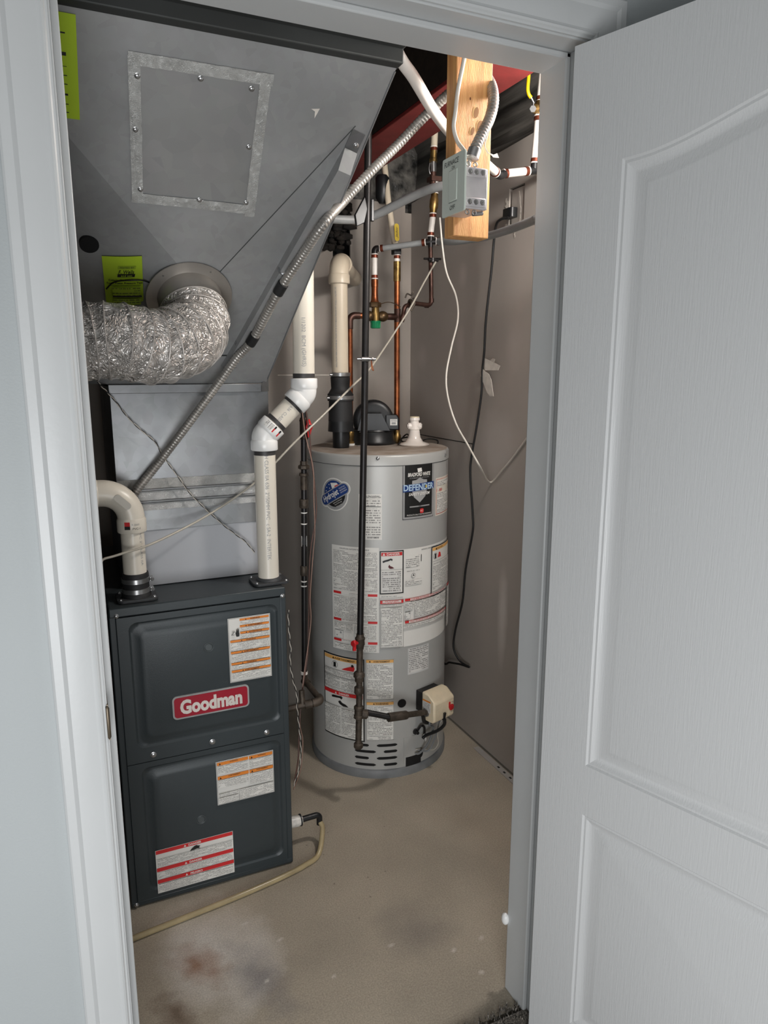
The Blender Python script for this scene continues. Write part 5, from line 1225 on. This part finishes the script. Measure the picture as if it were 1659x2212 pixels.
# cold feed down to right copper with yellow tag
cf = thing('water_pipe', tuple(ay(857, 545, yc)), 'beige water pipe slanting down from the ceiling to the right copper pipe', 'pipe')
MB().tube([Vector((rx-.002, yc, zr1-.03)), Vector((rx-.002, yc, ay(856, 565, yc).z))], .0138, 18).build('brass_fitting', M_brass, cf)
MB().tube([Vector((rx-.002, yc, zr1+.015)), Vector((rx-.003, yc, ay(856, 556, yc).z))], .0108, 18).build('pipe', M_pexw, cf)
for z, d in ((ay(857, 585, yc).z, (0, 0, -1)), (ay(856, 555, yc).z, (0, 0, 1))): ring(cf, (rx-.002, yc, z), d)
bk = MB(); pz = ay(856, 543, yc); bk.box(pz-Vector((.015, .014, .012)), pz+Vector((.015, .014, .012))); bk.cyl(pz+Vector((.004, -.012, .010)), pz+Vector((.004, -.024, .010)), .007, 12); bk.build('stop_valve', M_blk, cf, bev=.002)
MB().tube(smooth([pz+Vector((-.002, 0, .01)), ay(851, 515, yc+.01), ay(845, 478, yc+.02), ay(838, 430, yc+.04), ay(833, 380, yc+.06), ay(828, 330, yc+.08), ay(826, 290, yc+.09)], 5), .0118, 16).build('pipe', M_pvcb, cf)
tg = MB(); q = ay(857, 502, yc-.02); tg.prism([q+Vector((p[0], 0, p[1])) for p in rrect(0, 0, .0185, .062, .009, rot=.05)], (0, -.0015, 0)); tg.build('yellow_handle', M_yelt, cf, label='yellow tag with black writing')
sticker(cf, 'printed_text', lambda u, v, d: q+Vector((u, -.002-d, -v)), [('t', 'Jador', 0, .0, .009, M_ink, dict(rot=pi/2, shear=.3, w=.04))])
# horizontal grey pipe behind gas pipe
gp2 = thing('water_pipe', tuple(ay(760, 475, 2.3)), 'grey plastic pipe passing behind the black gas pipe towards the stud', 'pipe')
MB().tube(smooth([ay(690, 470, 2.25), ay(730, 474, 2.25), ay(775, 474, 2.25), ay(810, 465, 2.22), ay(860, 440, 2.15), ay(905, 418, 2.08), ay(945, 404, 2.02), ay(1000, 395, 1.98)], 7), .0132, 18).build('pipe', M_pexg, gp2)
MB().tube(smooth([ay(690, 470, 2.25), ay(672, 468, 2.25), ay(655, 470, 2.28), ay(640, 476, 2.34)], 5), .0132, 16).build('pipe', M_pexg, gp2)
# black pipe hanger piece
bh_ = MB(); bh_.lathe(ay(826, 440, 2.62), ay(826, 375, 2.62)-ay(826, 440, 2.62), [(0, .012), (.02, .026), (.09, .026), (.1, .02)], 16); bh_.build('capped_drain', M_blk, label='short black capped pipe hanging near the ceiling behind the beige water pipe', cat='pipe')
# big white pipe from header
bwp = thing('water_pipe', tuple(ay(900, 170, 1.45)), 'thick white plastic pipe curving down behind the stud from the ceiling', 'pipe')
MB().tube(smooth([Vector((.55, 1.36, 2.26)), ay(850, 98, 1.42), ay(895, 170, 1.47), ay(940, 245, 1.56), ay(985, 300, 1.66), ay(1030, 335, 1.76), ay(1055, 358, 1.83), ay(1072, 373, 1.88)], 8), .0155, 20, rf=lambda t_, i: .0132-.0012*t_).build('pipe', M_pexw, bwp)
ek = ay(1079, 379, 1.9)
e = MB(); e.tube(smooth([ay(1070, 371, 1.88), ek, ay(1090, 376, 1.91)], 5), .0112, 14); e.build('elbow', M_blk, bwp)
ring(bwp, ay(1069, 371, 1.875), ay(1079, 380, 1.9)-ay(1060, 364, 1.85), .0125)
# right side white pipes
rw = thing('water_pipe', tuple(ay(1155, 370, 1.93)), 'white plastic pipe tee near the right jamb with a yellow handled shut-off valve', 'pipe')
yw = 1.93
W = lambda px, py: ay(px, py, yw)
MB().tube([W(1088, 375.5), W(1138, 370)], .0118, 18).build('pipe', M_pexw, rw); ring(rw, W(1092, 375), W(1080, 376)-W(1092, 375), .0118); ring(rw, W(1137, 370), W(1140, 370)-W(1130, 371), .0118)
e = MB(); e.tube([W(1141, 369.5), W(1155, 368), W(1166, 367)], .0118, 16); e.tube([W(1154, 368), W(1155, 354)], .0118, 16); e.build('tee', M_blk, rw)
ring(rw, W(1168, 367), Vector((-1, 0, 0)), .0118); MB().tube([W(1164, 367), W(1215, 364)], .0118, 16).build('pipe', M_pexw, rw)
MB().tube([W(1155, 353), W(1163, 262)], .0118, 18).build('pipe', M_pexw, rw); ring(rw, W(1156, 347), W(1154, 370)-W(1156, 347), .0118); ring(rw, W(1163, 256), W(1164, 240)-W(1163, 256), .0118)
e = MB(); a = W(1163.5, 252); b = W(1168, 216); e.lathe(a, b-a, [(0, .0135), (.006, .0135), (.012, .0165), (.032, .0165), (.038, .0135), ((b-a).length, .0135)], 20); 
c_ = W(1163, 236); e.lathe(c_, ay(1148, 234, 1.90)-c_, [(0, .010), (.016, .010), (.018, .013), (.026, .013), (.028, .006), (.034, .006)], 8); e.build('ball_valve', M_brass, rw)
ring(rw, W(1168, 213), Vector((0, 0, -1)), .0118); MB().tube([W(1168, 216), W(1174, 150), W(1178, 100)], .0128, 18).build('pipe', M_pexw, rw)
e = MB(); e.tube([ay(1151, 232, 1.9), ay(1153, 222, 1.9), ay(1146, 208, 1.9)], .0025, 8); e.lathe(ay(1151, 236, 1.9), (-.5, -1, 0), [(0, .010), (.004, .010)], 6); e.build('stem', M_steel, rw)
e = MB(); e.tube(smooth([ay(1147, 211, 1.9), ay(1142, 203, 1.9), ay(1140, 190, 1.9), ay(1142, 165, 1.9), ay(1143, 140, 1.9)], 5), .0052, 10); e.build('handle', M_yel, rw, label='yellow lever handle')

# ============================================================ BLACK GAS PIPE IN FRONT
gpp = thing('gas_pipe', tuple(ay(774, 1600, 2.05)), 'tall black iron gas pipe in front of the water heater with a red valve', 'pipe')
YG = 2.06
G = lambda px, py, dy=0: ay(px, py, YG+dy)
gt_ = G(795, 330); gv_ = G(778, 1372); gbm = G(774, 1612)
gtop = Vector((gt_.x+.004, YG, 2.44))
MB().tube([gtop, gt_, G(787, 900), gv_], .0107, 18).build('pipe', M_iron, gpp)
gd = (gbm-gv_).normalized()
def gl(px, py, prof_, m, nm, seg=18, lab=None): return MB().lathe(G(px, py), gd, prof_, seg).build(nm, m, gpp, label=lab)
gl(778, 1369, [(0, .0125), (.010, .0135), (.014, .017), (.018, .017), (.022, .015), (.036, .0165), (.042, .0135), (.052, .0125)], M_ironb, 'valve_body')
hd_ = MB(); q = G(764, 1390, -.016); hd_.cyl(G(776, 1388), q, .006, 12); hd_.lathe(q+Vector((.004, 0, 0)), (-1, -.5, 0), [(0, .009), (.008, .011), (.010, .009)], 16)
hd_.prism([q+Vector((-.003, 0, .012)), q+Vector((.006, 0, .012)), q+Vector((.006, 0, -.024)), q+Vector((-.005, 0, -.024))], (0, -.008, 0)); hd_.build('valve_handle', M_red, gpp, bev=.002, label='red lever handle')
MB().cyl(G(777.5, 1390), G(775.5, 1560), .0107, 18).build('nipple', M_ironb, gpp)
gl(776, 1450, [(0, .012), (.004, .017), (.010, .0205), (.018, .0205), (.021, .0165), (.034, .015), (.038, .0125)], M_ironb, 'union', 8)
gl(775.5, 1483, [(0, .0135), (.004, .016), (.022, .016), (.026, .0135)], M_ironb, 'coupling')
gl(775, 1524, [(0, .0125), (.004, .0165), (.012, .0165), (.014, .0145), (.034, .0145), (.036, .0165), (.044, .0165), (.048, .0125)], M_ironb, 'tee')
gl(775, 1560, [(0, .0107), (.078, .0107)], M_ironb, 'drip_leg')
gl(774.4, 1604, [(0, .0125), (.004, .016), (.016, .016), (.020, .013)], M_ironb, 'pipe_cap')
t0_ = G(776, 1543); br1 = ay(842, 1549, 2.04); br2 = ay(862, 1547, 2.045); 
ve = gp(-.040, -.022, .055); 
MB().tube([t0_, t0_+Vector((.03, 0, 0)), br1], .0105, 16).build('nipple', M_iron, gpp)
MB().lathe(t0_+Vector((.008, 0, 0)), br1-t0_, [(0, .0155), (.018, .0165), (.022, .013)], 16).build('tee_outlet', M_ironb, gpp)
eg = br2+Vector((.008, 0, 0))
e = MB(); e.tube(fillet([br1-Vector((.006, 0, 0)), eg, eg+(ve-eg).normalized()*.03], .02, 6), .0155, 16); e.build('elbow', M_ironb, gpp)
MB().tube([eg+(ve-eg).normalized()*.02, ve], .0105, 14).build('nipple', M_ironb, gpp)
MB().lathe(ve-(ve-eg).normalized()*.016, ve-eg, [(0, .015), (.003, .0175), (.012, .0175), (.014, .013)], 8).build('flange_nut', M_steel, gpp)
# clamp on pipe
pc_ = G(790, 776); e = MB(); e.lathe(pc_, (0, 0, 1), [(-.006, .0115), (-.005, .0135), (.005, .0135), (.006, .0115)], 18); e.cyl(pc_+Vector((-.034, -.012, 0)), pc_+Vector((.028, -.012, 0)), .0035, 10); e.cyl(pc_+Vector((-.020, -.012, 0)), pc_+Vector((.004, -.012, 0)), .0075, 12); e.cyl(pc_+Vector((.014, -.012, 0)), pc_+Vector((.020, -.012, 0)), .006, 6); e.build('bonding_clamp', M_steel, gpp)
e = MB(); e.tube(smooth([pc_+Vector((.014, -.012, -.004)), pc_+Vector((.017, -.012, -.022)), pc_+Vector((.021, -.012, -.034)), pc_+Vector((.015, -.012, -.028)), pc_+Vector((.013, -.012, -.002))], 5), .0014, 6); e.build('copper_tail', M_cu, gpp)
# upper hanger with black bracket
ph_ = G(791, 468); e = MB(); e.prism([ph_+Vector((-.040, -.0, .0)), ph_+Vector((-.008, 0, .055)), ph_+Vector((.0, 0, .02)), ph_+Vector((-.01, 0, -.02)), ph_+Vector((-.035, 0, -.032))], (0, -.012, 0)); e.box(ph_+Vector((.014, -.006, -.012)), ph_+Vector((.024, .006, .05))); e.build('hanger', M_blk, gpp, bev=.002)

# ============================================================ FURNACE GAS PIPE (between furnace and heater)
fg = thing('gas_pipe', tuple(ay(657, 1440, 2.22)), 'black iron gas pipe with a red valve between the furnace and the water heater', 'pipe')
YQ = 2.22
Q = lambda px, py, dy=0: ay(px, py, YQ+dy)
MB().tube([Q(656, 862), Q(657, 1100), Q(658, 1452)], .0098, 16).build('pipe', M_iron, fg)
MB().cyl(Q(655, 780), Q(656, 900), .0095, 14).build('upper_pipe', M_cud, fg)
dn = (Q(658, 1452)-Q(656, 862)).normalized()
def ql(py, prof_, m, nm, seg=18): return MB().lathe(Q(656.5, py), dn, prof_, seg).build(nm, m, fg)
ql(902, [(0, .0125), (.010, .0155), (.014, .014), (.055, .0135), (.06, .0155), (.07, .0125)], mat('dark_valve', (62, 48, 40), .45, .5, .2), 'valve_body')
ql(996, [(0, .013), (.012, .013), (.015, .020), (.024, .020), (.027, .014)], M_ironb, 'union', 8)
ql(1022, [(0, .0155), (.008, .0165), (.01, .0115), (.055, .0112)], M_ironb, 'nipple')
ql(1078, [(0, .014), (.004, .0155), (.026, .0155), (.030, .013)], M_ironb, 'coupling')
ql(1222, [(0, .0108), (.003, .0125), (.030, .0125), (.034, .0108)], M_ironb, 'coupling')
for y_ in (1106, 1226, 1254, 1130, 1264): ql(y_, [(0, .0108), (.002, .0112), (.004, .0108)], M_paper, 'paint_mark', 12)
bm2 = pipemap(Q(657, 1157), Q(657.5, 1190), .0100, (-.3, -1, 0))
sticker(fg, 'barcode_label', bm2, [('r', 0, -.010, .036, .010, M_paper)]+[('r', .003+.0025*i, -.006, .0042+.0025*i, .006, M_ink) for i in range(11)], step=.5)
hr = MB(); q = Q(667, 922, -.02); hr.cyl(Q(657, 922), q, .006, 10); hr.lathe(q, (.1, -1, 0), [(0, .012), (.006, .012), (.008, .009)], 18); hr.prism([q+Vector((-.008, 0, .022)), q+Vector((.002, 0, .026)), q+Vector((.010, 0, 0)), q+Vector((.002, 0, -.034)), q+Vector((-.005, 0, -.034)), q+Vector((-.008, 0, 0))], (0, -.006, 0)); hr.build('valve_handle', M_red, fg, bev=.001, label='red lever handle')
hr = MB(); hr.lathe(q+Vector((.0, -.008, 0)), (.1, -1, 0), [(0, .007), (.0015, .007)], 16); hr.build('dark_dial', M_blk, fg)
q5 = Q(657, 1450); q6 = Q(660, 1472, .02); q7 = ay(694, 1514, 2.12); q8 = ay(634, 1531, 2.14); q8.x = FX1-.002
e = MB(); e.lathe(q5, dn, [(0, .0125), (.010, .0125)], 14); e.build('white_fitting', M_porc, fg)
MB().tube(smooth([q5, q6], 3), .011, 14).build('nipple', M_ironb, fg)
MB().tube([q6, q7], .0105, 14).build('nipple', M_ironb, fg)
MB().tube([q7, q8], .0105, 14).build('nipple', M_ironb, fg)
e = MB(); d_ = (q8-q7).normalized(); d2_ = (q6-q7).normalized(); e.tube(fillet([q7+d2_*.022, q7, q7+d_*.03], .012, 5), .0150, 14); e.lathe(q6-d2_*.012, d2_, [(0, .0145), (.02, .0145)], 14); e.build('elbow', M_ironb, fg)
e = MB(); e.tube([q7.lerp(q8, .35)+Vector((0, 0, .0)), q7.lerp(q8, .35)+Vector((0, .01, .05))], .010, 12); e.lathe(q7.lerp(q8, .18), d_, [(0, .0145), (.024, .0145)], 14); e.build('tee', M_ironb, fg)
# thermostat / condensate wires
def wire(name, pts, r, m, lab, cat='wire', n=8): return MB().tube(smooth(pts, n), r, 8).build(name, m, label=lab, cat=cat)
wire('thermostat_wire', [Q(657, 868, -.03), Q(668, 930, -.035), Q(672, 990, -.03), Q(680, 1050, -.03), Q(683, 1110, -.03), Q(672, 1180, -.03), Q(668, 1240, -.03), Q(667, 1330, -.025), Q(664, 1420, -.03), Q(652, 1500, -.06), Q(646, 1590, -.09), Q(644, 1640, -.11), Q(636, 1690, -.16)], .0024, M_wire, 'brown wire hanging loosely beside the furnace gas pipe')
wire('thermostat_wire', [Q(650, 868, -.03), Q(660, 940, -.035), Q(676, 1010, -.04), Q(678, 1080, -.04), Q(680, 1150, -.035), Q(676, 1200, -.03), Q(670, 1290, -.03), Q(671, 1350, -.03), Q(655, 1470, -.05), Q(648, 1560, -.08), Q(654, 1600, -.08), Q(650, 1660, -.1), Q(634, 1705, -.18)], .0018, mat('pale_brown_wire', (150, 118, 104), .5), 'thinner pale wire looping beside the brown thermostat wire')
wt = [(623, 1318), (623, 1340), (625, 1372), (628, 1400), (627, 1430), (632, 1465), (641, 1500), (642, 1530), (645, 1560), (648, 1588), (650, 1620), (646, 1660), (634, 1700)]
tw_ = MB()
base_ = [ay(x, y, FY+.04) for x, y in wt]
for ph0, mi in ((0, 0), (pi, 1)):
    pp = resample(smooth(base_, 8), .003); o_ = []
    for i, p in enumerate(pp): o_.append(Vector((max(p.x, FX1+.004), p.y, p.z))+Vector((cos(i*.45+ph0)*.0015, sin(i*.45+ph0)*.0015, 0)))
    tw_.tube(o_, .0012, 6, mi=mi)
tw_.build('twisted_wire', [M_wirew, M_wireb], label='black and white twisted wire hanging down the right side of the furnace', cat='wire')
# black/white wire crossing the plenum
tw_ = MB(); wt = [(212, 826), (245, 862), (275, 900), (300, 925), (335, 955), (352, 985), (385, 1030), (410, 1065), (445, 1100), (490, 1140), (530, 1170), (551, 1195)]
base_ = [ay(x, y, PY-.02) for x, y in wt]; base_[0] = ay(212, 826, PY-.10)
for ph0, mi in ((0, 0), (pi, 1)):
    pp = resample(smooth(base_, 8), .003)
    tw_.tube([p+Vector((cos(i*.4+ph0)*.0013, 0, sin(i*.4+ph0)*.0013)) for i, p in enumerate(pp)], .0012, 6, mi=mi)
tw_.build('twisted_wire', [M_wirew, M_wireb], label='black and white twisted wire sagging across the plenum front', cat='wire')
# milky tube: saddle valve to humidifier on the left
mt = MB(); mt.tube(smooth([ay(941, 566, 2.40), ay(915, 612, 2.38), ay(888, 662, 2.34), ay(850, 722, 2.30), ay(800, 795, 2.20), ay(760, 835, 2.12), ay(700, 895, 2.06), ay(640, 952, 2.02), ay(596, 998, 2.02), ay(560, 1035, 2.03), ay(500, 1080, 2.03), ay(440, 1118, 2.01), ay(380, 1150, 1.97), ay(320, 1178, 1.92), ay(270, 1194, 1.905), ay(228, 1206, 1.90), ay(170, 1215, 1.9), Vector((-.3, 1.9, 1.19)), Vector((-.48, 1.95, 1.2))], 7), .0032, 10)
mt.build('water_tube', M_tube, label='thin milky plastic tube stretched from the copper drop to the far left', cat='tube')
# white cable on the right wall
wc = MB(); wc.tube(smooth([ay(950, 470, 2.30), ay(956, 535, 2.30), ay(965, 590, 2.30), ay(985, 640, 2.30), ay(989, 690, 2.28), ay(975, 750, 2.28), ay(964, 810, 2.26), ay(968, 860, 2.24), ay(985, 915, 2.2), ay(1010, 960, 2.14), ay(1035, 1005, 2.06), ax(1058, 1042, 1.425), ax(1085, 1015, 1.430), ax(1110, 985, 1.431), ax(1150, 930, 1.430)], 8), .0034, 10)
wc.build('white_cable', M_cable, label='loose white cable hanging from the grey pipe and touching the right wall', cat='cable')
# black power cord
cr_ = thing('electrical_cord', tuple(ax(1100, 475, 1.40)), 'black power cord hanging on the right wall from the plug down behind the heater', 'cord')
cpp = [ax(1098, 470, 1.395), ax(1082, 474, 1.385), ax(1072, 486, 1.39), ax(1067, 520, 1.40), ax(1062, 580, 1.405), ax(1055, 640, 1.405), ax(1049, 700, 1.405), ax(1046, 760, 1.41), ax(1042, 800, 1.415), ax(1040, 850, 1.412), ax(1030, 920, 1.405), ax(1018, 990, 1.40), ax(1016, 1030, 1.40), ax(1021, 1110, 1.40), ax(1021, 1150, 1.40), ax(1006, 1230, 1.40), ax(999, 1300, 1.40), ax(984, 1360, 1.395), ax(980, 1400, 1.395), ax(994, 1428, 1.41), ax(1014, 1441, 1.42), ax(994, 1435, 1.41), ax(972, 1431, 1.40), ay(955, 1426, 2.55), Vector((1.37, 2.62, .45))]
MB().tube(smooth(cpp, 8), .0042, 10).build('cord', M_wireb, cr_)
pg = MB(); q = ax(1108, 472, 1.425); pg.prism([q+Vector((p[1]-.012, p[0], 0)) for p in rrect(0, 0, .055, .030, .010)], (0, 0, .030)); pg.build('plug', M_blk, cr_, bev=.004)
def scrap(name, pts2, x, label):
    mb = MB(); P_ = [ax(a, b, x+.006*noise.noise(Vector((a*.2, b*.2, 0)))) for a, b in pts2]
    mb.prism(P_, (.0012, 0, 0)); return mb.build(name, M_paint, label=label, cat='tape')
scrap('paper_tape', [(1047, 774), (1058, 779), (1064, 774), (1069, 776), (1067, 783), (1080, 790), (1076, 800), (1060, 800), (1047, 800)], 1.42, 'crumpled white tape scrap holding the black cord to the wall')
scrap('paper_tape', [(1041, 795), (1047, 802), (1056, 808), (1061, 820), (1064, 840), (1066, 856), (1058, 856), (1052, 848), (1045, 830), (1038, 812)], 1.415, 'white strip of tape dangling below the scrap on the black cord')

# ============================================================ STUD, SWITCH BOX
SXL, SXR, SYF = .787, .874, 1.392
stud = thing('wooden_stud', (.83, 1.41, 1.78), 'short pine stud hanging from the ceiling just inside the doorway', 'stud')
zb4 = ay(1010, 512, SYF).z
MB().box((SXL, SYF, zb4), (SXR, SYF+.040, 2.44)).build('timber', M_wood, stud, bev=.002)
for (px, py, s_) in ((1026, 242, 1.1), (1034, 272, 1.2), (1018, 282, .8)):
    kn = MB(); c_ = ay(px, py, SYF-.0004); vs = [c_+Vector((cos(a)*.005*s_+sin(a)*.002, 0, sin(a)*.010*s_)) for a in [2*pi*i/14 for i in range(14)]]; kn.add(vs, [tuple(range(14))]); kn.add([v+Vector((.003, -.0003, -.001))*1 for v in vs], [tuple(range(14))], 1)
    kn.build('hammer_dent', [mat('pale_split_wood', (226, 184, 124), .7), mat('brown_dent', (150, 104, 58), .7)], stud, flat=True)
kn = MB(); c_ = ay(1016, 213, SYF-.0005); kn.add([c_+Vector((cos(a)*.0018, 0, sin(a)*.003)) for a in [2*pi*i/10 for i in range(10)]], [tuple(range(10))]); kn.build('knot', mat('knot_brown', (110, 60, 30), .7), stud, flat=True)
sw = thing('switch_box', (.79, 1.34, 1.81), 'metal electrical box on the stud with a pale cover plate marked in pen', 'electrical box')
BX0, BX1, BY0, BY1 = .757, .815, 1.305, 1.391
zt5 = ay(1030, 362, BY0).z; zb5 = ay(1030, 452, BY0).z
M_box = mat('box_steel', (206, 202, 204), .35, .25, .08, 20)
MB().box((BX0, BY0, zb5), (BX1, BY1, zt5)).build('box', M_box, sw, bev=.0025)
for (za_, zb_) in ((.82, .94), (.10, .22)):
    z0_ = zb5+(zt5-zb5)*(za_-.06); z1_ = zb5+(zt5-zb5)*(zb_+.05)
    b_ = MB(); b_.box((BX0+.004, BY0-.004, z0_), (BX1-.006, BY0+.001, z1_)); bo = b_.build('clamp_strip', M_box, sw, bev=.002)
    for k in range(3): 
        m_ = MB(); m_.lathe((BX0+.014+k*.0145, BY0-.004, (z0_+z1_)/2), (0, -1, 0), [(0, .0052), (.001, .0052), (.0011, .003), (.0002, .0025)], 14); m_.build('knockout', M_steel, bo)
for (z_, s_) in ((zt5+.006, 1), (zb5-.006, -1)):
    for k in range(2):
        m_ = MB(); m_.torus((BX0+.014+k*.016, BY0+.004, z_), (0, 1, 0), .0042, .0012, 18); m_.build('ear', M_steel, sw)
m_ = MB(); m_.cyl((BX0+.03, BY0+.01, zb5-.008), (BX1-.004, BY0+.012, zb5-.004), .004, 8); m_.build('lug', M_steel, sw)
plx = .7555; pz0 = ax(980, 466, plx).z; py0, py1 = 1.289, 1.379
pz1 = ax(1000, 326, plx).z; pz0 = ax(1000, 456, plx).z
pl = MB(); pl.prism([Vector((plx, (py0+py1)/2+p[0], (pz0+pz1)/2+p[1])) for p in rrect(0, 0, py1-py0, pz1-pz0, .004)], (-.004, 0, 0)); plo = pl.build('cover_plate', M_plate, sw, bev=.0015, label='pale cover plate on the left side of the box')
MB().box((plx-.0055, (py0+py1)/2-.016, (pz0+pz1)/2-.030), (plx-.003, (py0+py1)/2+.016, (pz0+pz1)/2+.028)).build('rocker', M_plate, plo, bev=.001)
pmap = lambda u, v, d: Vector((plx-.0042-d, py1-u, pz1-v))
sticker(plo, 'pen_writing', pmap, [('t', 'FURNACE', .038, .013, .0100, M_ink, dict(shear=.2, w=.058)), ('t', 'ON', .046, .0235, .006, M_ink), ('r', .030, pz1-pz0-.0235, .062, pz1-pz0-.0228, M_ink), ('t', 'OFF', .046, pz1-pz0-.013, .0085, M_ink, dict(shear=.3))], step=.05)
wcb = MB(); wcb.tube(smooth([ay(1004, 118, 1.385), ay(1000, 140, 1.385), ay(990, 190, 1.384), ay(984, 240, 1.384), ay(980, 275, 1.382), ay(988, 305, 1.375), ay(1002, 325, 1.36), ay(1014, 345, 1.34), Vector((BX0+.022, BY0+.02, zt5))], 8), .0042, 10)
wcb.add([], [])
wcb.build('white_cable', M_cable, label='white cable running down the stud face into the switch box', cat='cable')
rg_ = MB(); rg_.tube(smooth([ay(1061, 250, 1.36), ay(1057, 268, 1.37), ay(1054, 290, 1.38), ay(1049, 305, 1.385), ay(1048, 318, 1.385), ay(1055, 332, 1.38)], 5), .0012, 6); rg_.tube(smooth([ay(1063, 252, 1.36), ay(1059, 275, 1.37), ay(1050, 300, 1.38)], 5), .0012, 6)
rg_.prism([ay(1056, 330, 1.38), ay(1066, 334, 1.38), ay(1074, 331, 1.38), ay(1078, 341, 1.38), ay(1066, 340, 1.38)], (0, .0008, 0))
rg_.build('string_tag', M_paint, label='small torn paper tag on a string hanging at the right edge of the stud', cat='tag')

# ============================================================ SMALL THINGS
wf_ = thing('plastic_fitting', tuple(az(893, 966, TZ)), 'white plastic drain fitting with side knobs standing on the water heater lid', 'fitting')
q = az(893, 963, TZ); q.z = TZ; q += Vector((.01, .012, .0008))
MB().lathe(q, (0, 0, 1), [(0, .056), (.004, .058), (.008, .052), (.014, .034), (.03, .024), (.05, .0205), (.060, .0195), (.062, .022), (.075, .0175), (.095, .0165), (.096, .020), (.106, .020), (.107, .015)], 32).build('body', M_porc, wf_)
for a in (-.4, 2.6):
    d_ = Vector((cos(a), -abs(sin(a))-.3, 0)).normalized() if a < 0 else Vector((-1, .2, 0)).normalized()
    MB().lathe(q+Vector((0, 0, .074))+d_*.012, d_, [(0, .012), (.008, .013), (.014, .012), (.015, .008), (.017, .008)], 18).build('knob', M_porc, wf_)
MB().lathe(q+Vector((0, 0, .105)), (0, 0, 1), [(0, .0185), (.005, .0185)], 20).build('rim', M_cream, wf_)
wire('coiled_lead', [az(862, 958, TZ+.01), az(870, 945, TZ+.02), az(880, 938, TZ+.035), az(885, 950, TZ+.02), az(872, 955, TZ+.012), az(866, 948, TZ+.02), az(880, 944, TZ+.025)], .003, M_wireb, 'black lead coiled on the heater lid beside the blower')
wire('power_lead', [az(905, 955, TZ+.006), az(925, 948, TZ+.02), az(945, 952, TZ+.006), Vector((1.355, 2.50, TZ-.02)), Vector((1.372, 2.58, TZ-.15)), Vector((1.37, 2.64, .8))], .003, M_wireb, 'black lead draped over the right rim of the water heater lid')
# condensate drain + hose
dz = ax(640, 1772, FX1).z; dy_ = 1.955
dt = thing('drain_fitting', (FX1, dy_, dz-.02), 'clear and black condensate fitting sticking out of the furnace side near the floor', 'fitting')
q = Vector((FX1-.002, dy_, ay(638, 1774, dy_).z)); x1_ = ay(690, 1770, dy_).x
MB().lathe(q, (1, 0, 0), [(0, .018), (.040, .018), (.041, .016), (.052, .016)], 24).build('clear_sleeve', mat('frosted_sleeve', (226, 222, 214), .3, 0, .15, 60), dt)
MB().lathe(q+Vector((.046, 0, 0)), (1, 0, 0), [(0, .019), (.004, .019), (.005, .010)], 20).build('ring', M_blk, dt)
eb = Vector((x1_, dy_, q.z+.002)); eb2 = eb-Vector((0, 0, .035))
MB().tube(fillet([q+Vector((.048, 0, 0)), eb, eb2], .012, 6), .0095, 16).build('barb_elbow', M_blk, dt)
hs2 = MB(); hp_ = [eb2+Vector((0, 0, .012)), eb2-Vector((0, 0, .03)), az(688, 1845, .012), az(660, 1868, .009), az(612, 1893, .009), az(540, 1925, .009), az(460, 1958, .009), az(380, 1990, .009), az(300, 2022, .009), az(230, 2052, .009), az(100, 2100, .009), Vector((-.30, 1.62, .009)), Vector((-.46, 1.66, .009))]
hp_[1] = Vector((eb2.x+.003, dy_-.02, .055))
hs2.tube(smooth(hp_, 8), .0082, 14); hs2.build('drain_hose', M_hose, label='tan vinyl hose curving from the furnace drain across the floor to the left', cat='hose')
# insulation clump at the back wall opening
ins_ = MB()
for k in range(170):
    px = random.uniform(650, 754); py = random.uniform(432, 536)
    c_ = ay(px, py, YB-.015)
    ins_.sphere(c_+Vector((0, random.uniform(-.02, .05), 0)), random.uniform(.008, .024), seg=7, sc=(random.uniform(.6, 1.7), .8, random.uniform(.4, 1.1)))
ins_.build('insulation', M_insul, ang=180, label='torn dark insulation filling the gap above the back wall opening', cat='insulation', kind='stuff')
